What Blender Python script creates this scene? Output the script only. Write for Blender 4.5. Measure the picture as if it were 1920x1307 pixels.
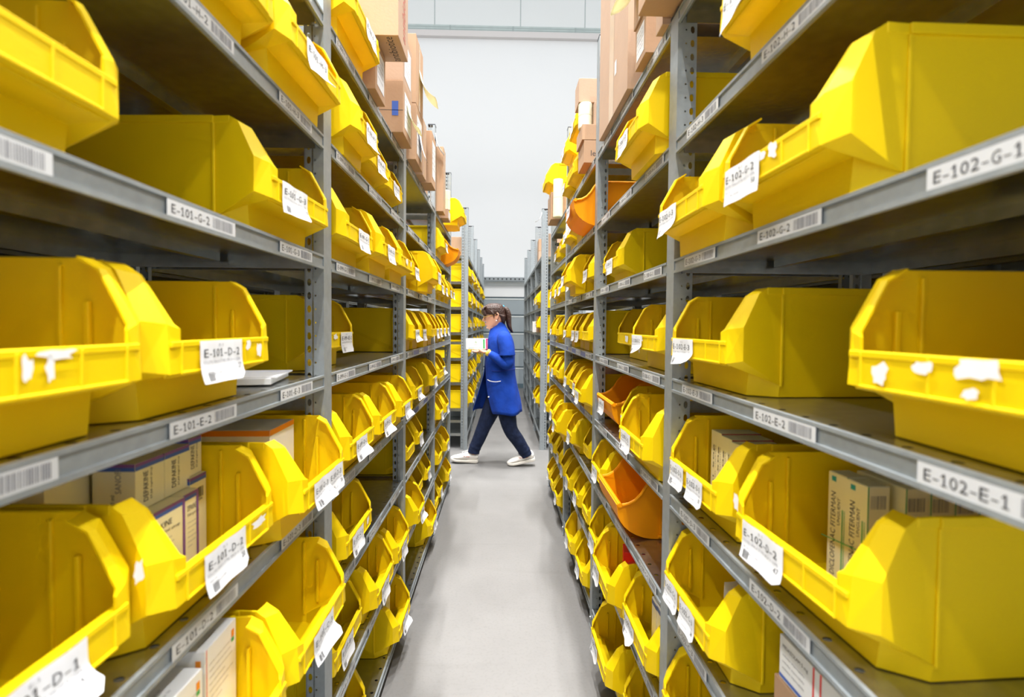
import bpy, bmesh, math, random
from mathutils import Vector, Matrix
R = math.radians
PI = math.pi
random.seed(11)
for o in list(bpy.data.objects): bpy.data.objects.remove(o, do_unlink=True)
SC = bpy.context.scene
COL = SC.collection

# ------------------------------------------------------------------ camera, world, lights, exposure
cam_d = bpy.data.cameras.new('camera'); cam = bpy.data.objects.new('camera', cam_d); COL.objects.link(cam)
F_PX = 918.4
cam_d.sensor_width = 36; cam_d.lens = F_PX / 1920 * 36
cam_d.shift_y = -17.09 / 1920
cam_d.clip_start = .02; cam_d.clip_end = 100
yaw, pit, rol = .02308, .02884, .00875
fw = Vector((math.sin(yaw) * math.cos(pit), math.cos(yaw) * math.cos(pit), -math.sin(pit)))
rt = Vector((math.cos(yaw), -math.sin(yaw), 0)); up = rt.cross(fw)
r2 = math.cos(rol) * rt + math.sin(rol) * up; u2 = -math.sin(rol) * rt + math.cos(rol) * up
m = Matrix((r2, u2, -fw)).transposed().to_4x4(); m.translation = Vector((0, 0, 1.4))
cam.matrix_world = m
cam_d.dof.use_dof = True; cam_d.dof.focus_distance = 2.1; cam_d.dof.aperture_fstop = 3.4
SC.camera = cam

world = bpy.data.worlds.new('hall_light'); SC.world = world; world.use_nodes = True
bg = world.node_tree.nodes['Background']; bg.inputs[0].default_value = (.95, .98, 1.0, 1); bg.inputs[1].default_value = .62

def area(name, loc, sx, sy, power, rot=(0, 0, 0), col=(1, .98, .95)):
    d = bpy.data.lights.new(name, 'AREA'); d.shape = 'RECTANGLE'; d.size = sx; d.size_y = sy; d.energy = power; d.color = col; d.spread = R(118)
    o = bpy.data.objects.new(name, d); COL.objects.link(o); o.location = loc; o.rotation_euler = rot
    return o
for sx in (-1, 1):
    for y, pw_ in ((-4.2, 175), (-1.4, 110), (1.4, 94), (3.9, 84), (5.9, 62)): area('aisle_luminaire', (sx * .56, y, 7.5), .06, .5, pw_)
    area('neighbour_aisle_luminaire', (sx * 2.9, 1.2, 6.6), .3, 9, 220)
area('cross_aisle_fill', (0, 4.85, 7.2), 7, .3, 30)  # unseen fill light over the cross aisle, added for the back wall
area('wall_fill', (0, 6.2, 6.6), 12, .4, 44, (R(76), 0, 0))  # added light aimed at the back wall to brighten it
SC.view_settings.view_transform = 'Standard'; SC.view_settings.look = 'None'
SC.view_settings.exposure = 0.58; SC.view_settings.gamma = 1; SC.view_settings.use_curve_mapping = False

# ------------------------------------------------------------------ materials
def mat(name, col, rough=.5, metal=0., noise=0., nscale=20., bump=0., bscale=60., spec=.5, trans=0., col2=None, detail=4., coat=0.):
    m = bpy.data.materials.new(name); m.use_nodes = True; nt = m.node_tree
    b = nt.nodes['Principled BSDF']; out = nt.nodes['Material Output']
    b.inputs['Base Color'].default_value = (*col, 1); b.inputs['Roughness'].default_value = rough
    b.inputs['Metallic'].default_value = metal; b.inputs['Specular IOR Level'].default_value = spec
    if coat: b.inputs['Coat Weight'].default_value = coat
    tc = nt.nodes.new('ShaderNodeTexCoord')
    if noise or col2:
        n = nt.nodes.new('ShaderNodeTexNoise'); n.inputs['Scale'].default_value = nscale; n.inputs['Detail'].default_value = detail
        nt.links.new(tc.outputs['Object'], n.inputs['Vector'])
        r = nt.nodes.new('ShaderNodeValToRGB'); r.color_ramp.elements[0].position = .3; r.color_ramp.elements[1].position = .7
        c2 = col2 or tuple(c * (1 - noise) for c in col)
        r.color_ramp.elements[0].color = (*c2, 1); r.color_ramp.elements[1].color = (*col, 1)
        nt.links.new(n.outputs['Fac'], r.inputs['Fac']); nt.links.new(r.outputs['Color'], b.inputs['Base Color'])
    if bump:
        n2 = nt.nodes.new('ShaderNodeTexNoise'); n2.inputs['Scale'].default_value = bscale; n2.inputs['Detail'].default_value = 3
        nt.links.new(tc.outputs['Object'], n2.inputs['Vector'])
        bp = nt.nodes.new('ShaderNodeBump'); bp.inputs['Strength'].default_value = bump; bp.inputs['Distance'].default_value = .01
        nt.links.new(n2.outputs['Fac'], bp.inputs['Height']); nt.links.new(bp.outputs['Normal'], b.inputs['Normal'])
    if trans:
        t = nt.nodes.new('ShaderNodeBsdfTranslucent'); t.inputs[0].default_value = (*col, 1)
        mx = nt.nodes.new('ShaderNodeMixShader'); mx.inputs[0].default_value = trans
        nt.links.new(b.outputs[0], mx.inputs[1]); nt.links.new(t.outputs[0], mx.inputs[2]); nt.links.new(mx.outputs[0], out.inputs[0])
    return m
M = {}
M['yellow'] = mat('yellow_plastic', (.97, .695, .002), .5, spec=.25, noise=.06, nscale=7, bump=.04, bscale=220, trans=.16)
M['orange'] = mat('orange_plastic', (1.0, .38, .0), .5, spec=.25, noise=.05, nscale=7, bump=.04, bscale=220, trans=.16)
M['zinc'] = mat('galvanised_steel', (.46, .48, .47), .27, metal=.95, noise=.22, nscale=38, bump=.05, bscale=90, detail=6)
M['post'] = mat('galvanised_post', (.34, .375, .395), .45, metal=.35, noise=.15, nscale=50, detail=6)
M['dark'] = mat('shadow_gap_black', (.02, .02, .02), .8)
M['cap'] = mat('black_cap', (.03, .035, .05), .5)
M['paper'] = mat('white_paper', (.86, .87, .90), .75, noise=.05, nscale=40, trans=.1)
M['labelpaper'] = mat('grey_white_label', (.60, .61, .62), .5)
M['ink'] = mat('black_ink', (.03, .03, .035), .6)
M['greyink'] = mat('grey_ink', (.22, .22, .24), .6)
M['bluestrip'] = mat('blue_edge_strip', (.11, .14, .34), .35, metal=.2, noise=.3, nscale=60)
M['card'] = mat('brown_cardboard', (.46, .285, .17), .8, noise=.08, nscale=9, bump=.05, bscale=120)
M['card2'] = mat('pale_cardboard', (.47, .315, .215), .8, noise=.06, nscale=9, bump=.05, bscale=120)
M['tape'] = mat('packing_tape', (.60, .43, .27), .25)
M['white'] = mat('white_carton', (.84, .85, .86), .45, noise=.03, nscale=30)
M['cream'] = mat('cream_carton', (.88, .83, .56), .45, noise=.03, nscale=30)
M['roll'] = mat('cream_label_roll', (.88, .84, .64), .6, noise=.08, nscale=60, trans=.15)
M['yelpaper'] = mat('yellow_tracing_paper', (.88, .85, .64), .6, trans=.3)
M['red'] = mat('red_print', (.80, .03, .02), .45)
M['pink'] = mat('pink_print', (.85, .05, .22), .45)
M['green'] = mat('green_print', (.05, .42, .12), .45)
M['teal'] = mat('teal_print', (.02, .36, .40), .45)
M['blue'] = mat('blue_print', (.05, .13, .50), .45)
M['purple'] = mat('purple_print', (.20, .08, .30), .45)
M['orangeprint'] = mat('orange_print', (.85, .28, .02), .45)
M['brownprint'] = mat('brown_red_print', (.50, .10, .07), .6)
M['coat'] = mat('royal_blue_cotton', (.006, .050, .37), .85, noise=.35, nscale=9, bump=1.0, bscale=11, spec=.25)
M['coatin'] = mat('navy_lining', (.006, .02, .22), .85)
M['jean'] = mat('dark_denim', (.012, .020, .055), .85, noise=.45, nscale=22, bump=.7, bscale=26, spec=.2)
M['skin'] = mat('skin', (.68, .35, .23), .5, noise=.08, nscale=14)
M['lips'] = mat('lips', (.50, .16, .13), .5)
M['hair'] = mat('dark_brown_hair', (.055, .022, .014), .42, noise=.5, nscale=60, bump=.8, bscale=90)
M['shoe'] = mat('white_trainer', (.83, .80, .76), .55, noise=.06, nscale=50)
M['sole'] = mat('shoe_sole', (.72, .68, .62), .7)
M['gold'] = mat('gold_frame', (.75, .50, .15), .3, metal=.8)
M['glass'] = mat('spectacle_lens', (.95, .93, .88), .05)
_g = M['glass'].node_tree.nodes['Principled BSDF']; _g.inputs['Transmission Weight'].default_value = 1; _g.inputs['IOR'].default_value = 1.1
M['tie'] = mat('teal_hair_tie', (.02, .30, .50), .5)
M['cuff'] = mat('yellow_glove_cuff', (.85, .68, .08), .5)
M['eye'] = mat('eye_dark', (.04, .025, .02), .3)

def wall_material():
    m = mat('white_wall_panel', (.84, .855, .865), .65, noise=.015, nscale=.5); return m
M['wall'] = wall_material()
M['wallup'] = mat('upper_wall_panel', (.76, .785, .785), .6, noise=.02, nscale=.6)
M['seam'] = mat('panel_seam', (.36, .42, .42), .6)
M['doorpanel'] = mat('grey_door_panel', (.33, .38, .41), .45, noise=.05, nscale=3)
M['doorgap'] = mat('door_joint_dark', (.10, .15, .18), .6)
M['rail'] = mat('grey_green_rail', (.50, .58, .57), .5, noise=.15, nscale=6)
M['beam'] = mat('warm_white_beam', (.66, .63, .62), .6)
M['alu'] = mat('pale_aluminium', (.74, .78, .78), .4, metal=.3)

def floor_material():
    m = bpy.data.materials.new('polished_concrete'); m.use_nodes = True; nt = m.node_tree; b = nt.nodes['Principled BSDF']
    tc = nt.nodes.new('ShaderNodeTexCoord')
    n = nt.nodes.new('ShaderNodeTexNoise'); n.inputs['Scale'].default_value = 1.7; n.inputs['Detail'].default_value = 8; n.inputs['Roughness'].default_value = .62
    nt.links.new(tc.outputs['Object'], n.inputs['Vector'])
    r = nt.nodes.new('ShaderNodeValToRGB'); e = r.color_ramp.elements
    e[0].position = .32; e[0].color = (.158, .154, .151, 1); e[1].position = .66; e[1].color = (.188, .184, .181, 1)
    nt.links.new(n.outputs['Fac'], r.inputs['Fac'])
    n2 = nt.nodes.new('ShaderNodeTexNoise'); n2.inputs['Scale'].default_value = 75; n2.inputs['Detail'].default_value = 4
    nt.links.new(tc.outputs['Object'], n2.inputs['Vector'])
    r3 = nt.nodes.new('ShaderNodeValToRGB'); r3.color_ramp.elements[0].position = .30; r3.color_ramp.elements[0].color = (.88, .875, .87, 1)
    r3.color_ramp.elements[1].position = .5; r3.color_ramp.elements[1].color = (1, 1, 1, 1)
    nt.links.new(n2.outputs['Fac'], r3.inputs['Fac'])
    mx = nt.nodes.new('ShaderNodeMixRGB'); mx.blend_type = 'MULTIPLY'; mx.inputs[0].default_value = .7
    nt.links.new(r.outputs['Color'], mx.inputs[1]); nt.links.new(r3.outputs['Color'], mx.inputs[2])
    # long faint scuffs across the aisle
    mp = nt.nodes.new('ShaderNodeMapping'); mp.inputs['Scale'].default_value = (1.2, 9, 1)
    nt.links.new(tc.outputs['Object'], mp.inputs['Vector'])
    n4 = nt.nodes.new('ShaderNodeTexNoise'); n4.inputs['Scale'].default_value = 1.1; n4.inputs['Detail'].default_value = 6; n4.inputs['Distortion'].default_value = .6
    nt.links.new(mp.outputs[0], n4.inputs['Vector'])
    r4 = nt.nodes.new('ShaderNodeValToRGB'); r4.color_ramp.elements[0].position = .28; r4.color_ramp.elements[0].color = (.82, .81, .80, 1)
    r4.color_ramp.elements[1].position = .40; r4.color_ramp.elements[1].color = (1, 1, 1, 1)
    nt.links.new(n4.outputs['Fac'], r4.inputs['Fac'])
    mx2 = nt.nodes.new('ShaderNodeMixRGB'); mx2.blend_type = 'MULTIPLY'; mx2.inputs[0].default_value = .5
    nt.links.new(mx.outputs[0], mx2.inputs[1]); nt.links.new(r4.outputs['Color'], mx2.inputs[2])
    nt.links.new(mx2.outputs[0], b.inputs['Base Color'])
    b.inputs['Roughness'].default_value = .62
    return m
M['floor'] = floor_material()

# ------------------------------------------------------------------ mesh builder
class MB:
    def __init__(s): s.v = []; s.f = []; s.m = []; s.mats = []
    def mi(s, k):
        if k not in s.mats: s.mats.append(k)
        return s.mats.index(k)
    def quad(s, pts, k):
        b = len(s.v); s.v += [tuple(p) for p in pts]; s.f.append(tuple(range(b, b + len(pts)))); s.m.append(s.mi(k))
    def box(s, x0, x1, y0, y1, z0, z1, k):
        b = len(s.v)
        s.v += [(x0, y0, z0), (x1, y0, z0), (x1, y1, z0), (x0, y1, z0), (x0, y0, z1), (x1, y0, z1), (x1, y1, z1), (x0, y1, z1)]
        for q in ((0, 3, 2, 1), (4, 5, 6, 7), (0, 1, 5, 4), (1, 2, 6, 5), (2, 3, 7, 6), (3, 0, 4, 7)):
            s.f.append(tuple(b + i for i in q)); s.m.append(s.mi(k))
    def add(s, vs, fs, k):
        b = len(s.v); s.v += [tuple(p) for p in vs]
        for q in fs: s.f.append(tuple(b + i for i in q)); s.m.append(s.mi(k))
    def cyl(s, p0, p1, r0, r1, k, n=14, caps=True):
        p0 = Vector(p0); p1 = Vector(p1); d = (p1 - p0).normalized(); a = d.orthogonal().normalized(); c = d.cross(a)
        vs = []
        for p, r in ((p0, r0), (p1, r1)):
            for i in range(n):
                t = 2 * PI * i / n; vs.append(p + a * math.cos(t) * r + c * math.sin(t) * r)
        fs = [(i, (i + 1) % n, n + (i + 1) % n, n + i) for i in range(n)]
        if caps: fs += [tuple(range(n - 1, -1, -1)), tuple(range(n, 2 * n))]
        s.add(vs, fs, k)
    def loft(s, rings, k, closed=True, caps=True):
        n = len(rings[0]); vs = [p for r in rings for p in r]; fs = []
        for j in range(len(rings) - 1):
            for i in range(n if closed else n - 1):
                a = j * n + i; b2 = j * n + (i + 1) % n; fs.append((a, b2, b2 + n, a + n))
        if caps and closed:
            fs.append(tuple(range(n - 1, -1, -1))); fs.append(tuple(range((len(rings) - 1) * n, len(rings) * n)))
        s.add(vs, fs, k)
    def mesh(s, name):
        me = bpy.data.meshes.new(name); me.from_pydata(s.v, [], s.f)
        for k in s.mats: me.materials.append(M[k])
        me.polygons.foreach_set('material_index', s.m); me.update(); return me
def link(name, me, parent=None, loc=None, rot=None):
    o = bpy.data.objects.new(name, me); COL.objects.link(o)
    if parent: o.parent = parent
    if loc is not None: o.location = loc
    if rot is not None: o.rotation_euler = rot
    return o
def tag(o, label=None, cat=None, group=None, kind=None):
    if label: o['label'] = label
    if cat: o['category'] = cat
    if group: o['group'] = group
    if kind: o['kind'] = kind
    return o
def empty(name, loc=(0, 0, 0), rz=0):
    return link(name, None, None, loc, (0, 0, rz))
def bake(me, mods, smooth=False):
    """evaluate modifiers on a temporary object and return the finished mesh"""
    o = bpy.data.objects.new('tmp', me); COL.objects.link(o)
    for t, kw in mods:
        md = o.modifiers.new(t, t)
        for a, v in kw.items(): setattr(md, a, v)
    dg = bpy.context.evaluated_depsgraph_get(); dg.update()
    r = bpy.data.meshes.new_from_object(o.evaluated_get(dg), preserve_all_data_layers=True, depsgraph=dg)
    bpy.data.objects.remove(o, do_unlink=True)
    if smooth: r.polygons.foreach_set('use_smooth', [True] * len(r.polygons))
    return r
def fixn(me):
    bm = bmesh.new(); bm.from_mesh(me); bmesh.ops.remove_doubles(bm, verts=bm.verts, dist=.0002); bmesh.ops.recalc_face_normals(bm, faces=bm.faces); bm.to_mesh(me); bm.free(); return me

_tc = {}
def code_geo(s):
    """evenly spaced label lettering; the digit one is drawn with a flag and a foot"""
    vs, fs = [], []; x = 0
    for ch in s:
        b0 = len(vs)
        if ch == '-': v = [(.10, .30), (.54, .30), (.54, .40), (.10, .40)]; f = [(0, 1, 2, 3)]; adv = .64
        elif ch == '1':
            v = [(.26, 0), (.38, 0), (.38, 1), (.26, 1), (.08, .80), (.08, .68), (.26, .82), (.10, 0), (.54, 0), (.54, .09), (.10, .09)]
            f = [(0, 1, 2, 3), (3, 4, 5, 6), (7, 8, 9, 10)]; adv = .66
        else:
            g = text_geo(ch); k = 1 / g[3]; w_ = min(g[2] * k, .58); kx = w_ / g[2]
            v = [(a * kx + .06, b_ * k) for a, b_ in g[0]]; f = g[1]; adv = .70
        vs += [(x + a, b_) for a, b_ in v]; fs += [tuple(b0 + i for i in q) for q in f]; x += adv
    return vs, fs, x, 1.0
def text_geo(s):
    """flat filled glyph triangles, 1 unit cap height, origin centre-left"""
    if s in _tc: return _tc[s]
    cu = bpy.data.curves.new('t', 'FONT'); cu.body = s; cu.size = 1; cu.resolution_u = 2; cu.fill_mode = 'FRONT'
    o = bpy.data.objects.new('t', cu); COL.objects.link(o)
    dg = bpy.context.evaluated_depsgraph_get(); dg.update()
    me = bpy.data.meshes.new_from_object(o.evaluated_get(dg))
    vs = [v.co.copy() for v in me.vertices]; fs = [tuple(p.vertices) for p in me.polygons]
    bpy.data.objects.remove(o, do_unlink=True); bpy.data.curves.remove(cu); bpy.data.meshes.remove(me)
    if vs:
        x0 = min(v.x for v in vs); x1 = max(v.x for v in vs); y0 = min(v.y for v in vs); y1 = max(v.y for v in vs)
        vs = [((v.x - x0), (v.y - y0)) for v in vs]; w, h = x1 - x0, y1 - y0
    else: w = h = 1
    _tc[s] = (vs, fs, w, h); return _tc[s]
def put_text(mb, s, fn, x, y, height, k, width=None):
    """fn(a,b) -> 3D point on the (maybe curved) face; text starts at (x,y) lower left"""
    vs, fs, w, h = code_geo(s) if s[:2] == 'E-' else text_geo(s)
    sc = height / h; sx = width / w if width else sc
    mb.add([fn(x + a * sx, y + b * sc) for a, b in vs], fs, k)
def put_rect(mb, fn, x0, x1, y0, y1, k): mb.quad([fn(x0, y0), fn(x1, y0), fn(x1, y1), fn(x0, y1)], k)
def barcode(mb, fn, x0, x1, y0, y1, n, k, rnd=None):
    rnd = rnd or random
    x = x0; st = (x1 - x0) / n
    for i in range(n):
        w = st * rnd.choice((.3, .45, .65)); put_rect(mb, fn, x, x + w, y0, y1, k); x += st

# ------------------------------------------------------------------ the hall (setting)
def struct(name, mb_or_me, loc=None):
    me = mb_or_me.mesh(name) if isinstance(mb_or_me, MB) else mb_or_me
    o = link(name, me, None, loc); o['kind'] = 'structure'; return o
WALL_Y = 10.95
b = MB(); b.box(-14, 14, -4, WALL_Y, -.1, 0, 'floor'); struct('floor', b)
b = MB(); b.box(-14, 14, WALL_Y, WALL_Y + .2, 0, 7.80, 'wall')
b.box(-14, 14, WALL_Y, WALL_Y + .2, 7.80, 12.5, 'wallup')
for x in (-9.1, -7.2, -5.3, -3.4, -1.50, .38, 1.80, 3.7, 5.6, 7.5, 9.4):
    b.box(x - .008, x + .008, WALL_Y - .004, WALL_Y + .01, 7.93, 12.5, 'seam')
struct('wall_back', b)
b = MB(); b.box(-14, 14, WALL_Y - .06, WALL_Y - .004, 7.80, 7.93, 'rail')
for z in (7.83, 7.88): b.box(-14, 14, WALL_Y - .064, WALL_Y - .06, z, z + .012, 'seam')
for i in range(-9, 10): b.box(i * 1.37 + .2, i * 1.37 + .23, WALL_Y - .07, WALL_Y - .06, 7.81, 7.92, 'seam')
b.box(-14, 14, WALL_Y - .10, WALL_Y - .004, 7.67, 7.795, 'beam')
struct('trim_1', b)
# sectional door in the far wall
b = MB()
b.box(-1.9, 1.9, WALL_Y - .06, WALL_Y - .002, 2.28, 2.36, 'alu')
z = .10
while z < 1.95:
    b.box(-1.8, 1.8, WALL_Y - .05, WALL_Y - .002, z, z + .355, 'doorpanel')
    b.box(-1.8, 1.8, WALL_Y - .058, WALL_Y - .05, z + .325, z + .355, 'alu'); z += .385
b.box(-1.8, 1.8, WALL_Y - .03, WALL_Y - .001, .04, 2.05, 'doorgap')
b.box(-1.8, 1.8, WALL_Y - .07, WALL_Y - .002, 0.0, .10, 'doorgap')
b.box(-1.8, 1.8, WALL_Y - .05, WALL_Y - .002, 2.03, 2.28, 'wall')
struct('door_1', b)
b = MB()
b.box(-1.9, 1.9, WALL_Y - .20, WALL_Y - .06, 2.37, 2.45, 'post')
for i in range(40): b.box(-1.85 + i * .093, -1.82 + i * .093, WALL_Y - .202, WALL_Y - .2, 2.395, 2.425, 'dark')
struct('trim_2', b)

# ------------------------------------------------------------------ shelving
LL, LR = .4352, .4288
ZL = [.20] + [1.2168, 2.2028, 3.2147, 4.2198]
ZR = [.20] + [1.2124, 2.2046, 3.2183, 4.2135]
HL = dict(I=2.136, H=1.8415, G=1.5502, E=1.2558, D=.9564, C=.6803, B=.3696, A=.0571)
HR = dict(I=2.160, H=1.8445, G=1.5493, E=1.2540, D=.9615, C=.6794, B=.3813, A=.0840)
LEV = 'ABCDEGHI'
FACE = .032; DEPTH = .50; PW = .053; PD = .046
def holed(mb, n, pitch, x0, width, y0, hx, hy, fn, k, ns=8):
    """strip of n cells along y, each with one oval hole; fn(a,b)->3D"""
    for i in range(n):
        c = y0 + (i + .5) * pitch; cx = x0 + width / 2
        hole = [(cx + hx * math.cos(2 * PI * (j + .5) / ns), c + hy * math.sin(2 * PI * (j + .5) / ns)) for j in range(ns)]
        a0, a1, b0, b1 = x0, x0 + width, c - pitch / 2, c + pitch / 2
        cor = [(a1, b1), (a0, b1), (a0, b0), (a1, b0)]
        per = ns // 4
        for q in range(4):
            # hole vertices q*per .. belong to corner q
            hs = [hole[(q * per + j) % ns] for j in range(per)]
            mb.quad([fn(*cor[q])] + [fn(*p) for p in reversed(hs)], k) if per > 1 else None
            nx = hole[((q + 1) * per) % ns]
            mb.quad([fn(*cor[q]), fn(*hs[-1]), fn(*nx), fn(*cor[(q + 1) % 4])], k)
def post_mesh(height, endcap=False, wide=PD):
    """origin at aisle-facing outer corner, near side; local +x faces the aisle, +y along the row"""
    mb = MB(); p = .033; n = int(height / p)
    mb.box(-.0025, 0, 0, PW, 0, height, 'post')
    for yy, off in ((0, 0), (PW - .002, 0)):
        for t in (0, .002):
            holed(mb, n, p, -wide, wide * .42, 0, .0055, .0095, lambda a, c, yy=yy, t=t: (a, yy + t, c), 'post')
            holed(mb, n, p, -wide * .58, wide * .25, 0, .0025, .0025, lambda a, c, yy=yy, t=t: (a, yy + t, c), 'post')
        mb.box(-wide * .33, -.0025, yy, yy + .002, 0, height, 'post')
    mb.box(-wide - .001, -wide + .001, 0, .012, 0, height, 'post'); mb.box(-wide - .001, -wide + .001, PW - .012, PW, 0, height, 'post')
    mb.box(-wide * .62, -wide * .54, -.0004, .0004, 0, height, 'zinc')
    mb.box(-wide, .001, .0005, PW - .0005, height, height + .006, 'cap')
    mb.box(-wide, .004, .0005, PW - .0005, 0, .006, 'post'); mb.cyl((.0, PW / 2, .045), (.006, PW / 2, .045), .007, .006, 'zinc', 8)
    return mb.mesh('post')
POST_H = 2.69
POST = post_mesh(POST_H); POSTW = post_mesh(POST_H, wide=.072); POSTS = post_mesh(2.178)
_t = MB(); _t.box(-DEPTH + .03, -.03, -.001, .001, 0, .03, 'zinc'); TIE = _t.mesh('cross_tie')
_sc = {}
def shelf_mesh(length):
    """deck: origin at front top edge near end, local +x to aisle, +y along"""
    if round(length, 3) in _sc: return _sc[round(length, 3)]
    mb = MB(); Lg = length
    n = int(Lg / .0593); pit = Lg / n
    for t in (0, -.0016): holed(mb, n, pit, -.034, .034 - .002, 0, .0062, .0048, lambda a, c, t=t: (a, c, t), 'zinc')
    mb.box(-DEPTH, -.034, 0, Lg, -.0016, 0, 'zinc')
    # front channel: beads top and bottom, recessed web, return lip
    mb.box(-.005, .0012, 0, Lg, -.0042, .0010, 'post'); mb.box(-.0055, -.0024, 0, Lg, -FACE + .004, -.004, 'post')
    mb.box(-.005, .0016, 0, Lg, -FACE - .001, -FACE + .0055, 'post'); mb.box(-.009, -.003, 0, Lg, -FACE, -FACE + .0015, 'zinc')
    mb.box(-DEPTH, -DEPTH + .002, 0, Lg, -FACE, 0, 'zinc'); mb.box(-DEPTH, -DEPTH + .016, 0, Lg, -FACE, -FACE + .0015, 'zinc')
    mb.box(-DEPTH, -.02, 0, .002, -FACE, 0, 'zinc'); mb.box(-DEPTH, -.02, Lg - .002, Lg, -FACE, 0, 'zinc')
    mb.box(-DEPTH * .52, -DEPTH * .48, .02, Lg - .02, -.018, -.0016, 'zinc')
    _sc[round(length, 3)] = mb.mesh('shelf'); return _sc[round(length, 3)]
_lm = {}
def shelf_label_mesh(s):
    if s in _lm: return _lm[s]
    mb = MB(); W = .163; Hh = .0225
    mb.box(-.0005, 0, 0, W, -Hh / 2, Hh / 2, 'labelpaper')
    fn = lambda a, c: (.0003, a, c)
    put_text(mb, s, fn, .007, -.0058, .0118, 'ink', .086)
    barcode(mb, fn, .101, .156, -.0075, .0085, 20, 'greyink', random.Random(s)); _lm[s] = mb.mesh('shelf_label'); return _lm[s]
ORD = ['first', 'second', 'third', 'fourth', 'fifth', 'sixth', 'seventh', 'top']
def bay(side, y0, y1, H, label, group, labels=None, levels=LEV, back=False, startpost=False, pw=None, blue=(), L=None, short=None, panel=False):
    S = -1 if side == 'L' else 1; L = L or (LL if side == 'L' else LR)
    rz = 0 if side == 'L' else PI
    X = S * L
    if back: X = S * (L + 2 * DEPTH + .07); rz += PI
    root = empty('shelving_bay', (X, (y0 + y1) / 2, 0), rz); tag(root, label, 'shelving', group)
    flip = (side == 'R') != back         # local +y runs towards the camera
    def ly(y): return (y - (y0 + y1) / 2) * (-1 if flip else 1)
    ys = [y1]
    if startpost: ys.append(y0)
    for py in ys:
        a = ly(py) if not flip else ly(py + PW)
        pm = pw or (POSTS if py == short else POST)
        link('post', pm, root, (.0, a, 0))
        link('post', pm, root, (-DEPTH, a + PW, 0), (0, 0, PI))
        for z in (.30, 1.18) + ((2.085,) if py != short else ()): link('cross_tie', TIE, root, (0, a + PW / 2, z))
    s0, s1 = y0 + PW + .001, y1 - .001
    for lv in levels:
        sh = link('shelf', shelf_mesh(round(s1 - s0, 3)), root, (0, min(ly(s0), ly(s1)), H[lv] + FACE / 2))
        if labels and lv in labels:
            for i, t in enumerate(labels[lv]):
                if not t: continue
                yy0 = y0 + .09 + i * .32 if y0 > .5 else .325 + i * .3255
                lo = yy0 if not flip else yy0 + .163
                link('shelf_label', shelf_label_mesh(t), sh, (.0012, ly(lo) - min(ly(s0), ly(s1)), -FACE / 2))
        if lv in blue:
            mb = MB(); mb.box(-.0005, .0, .06, s1 - s0 - .12, -FACE + .006, -.006, 'bluestrip'); link('edge_strip', mb.mesh('edge_strip'), sh, (0, 0, 0))  # blue strip along the shelf face
    if panel:
        mb = MB(); mb.box(-.012, -.010, min(ly(y0 + PW + .001), ly(y1 - .001)), max(ly(y0 + PW + .001), ly(y1 - .001)), .04, 2.66, 'zinc'); link('light_block_sheet', mb.mesh('light_block_sheet'), root)  # added sheet that keeps light from entering behind the back racks
    return root
def rowlabels(a, lv='BCDEGHI'): return {l: [f'E-{a}-{l}-{i}' for i in (1, 2, 3)] for l in lv}
bn = ['nearest', 'second', 'third', 'fourth']
ba = 'bay of the {} rack counted from the camera, galvanised steel shelves'
for side, Z, H, nm, nums in (('L', ZL, HL, 'left', ('101', '099', '097', '095')), ('R', ZR, HR, 'right', ('102', '100', '098', '096'))):
    for k in range(4):
        y0, y1 = Z[k], Z[k + 1]
        bay(side, y0, y1, H, f'{bn[k]} ' + ba.format(nm), f'shelving bays of the {nm} rack before the cross aisle',
            rowlabels(nums[k]) if k < 3 else None, startpost=(k == 0), blue=('E', 'D') if k == 2 else (), short=y1 if (side, k) == ('R', 0) else None)
# beyond the cross aisle
LFL, LFR = .368, .448
FZ = [5.46 + i * 1.0 for i in range(6)]
HF = dict(I=2.16, H=1.87, G=1.585, E=1.30, D=1.01, C=.735, B=.44, A=.16)
for side, nm in (('L', 'left'), ('R', 'right')):
    for k in range(5):
        if side == 'R' and k == 4: continue
        bay(side, FZ[k], FZ[k + 1], HF, f'{bn[k] if k < 4 else "fifth"} steel shelving bay beyond the cross aisle, {nm} side of the aisle',
            f'shelving bays beyond the cross aisle on the {nm}', startpost=(k == 0), pw=POSTW, L=LFL if side == 'L' else LFR)
# the racks standing back to back with these
for side, Z, H, nm in (('L', ZL, HL, 'left'), ('R', ZR, HR, 'right')):
    for k in range(4):
        bay(side, Z[k], Z[k + 1], H, f'{bn[k]} bay of the rack standing behind the {nm} rack, seen through its shelves',
            f'shelving bays behind the {nm} rack', startpost=(k == 0), back=True, panel=True)

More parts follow.
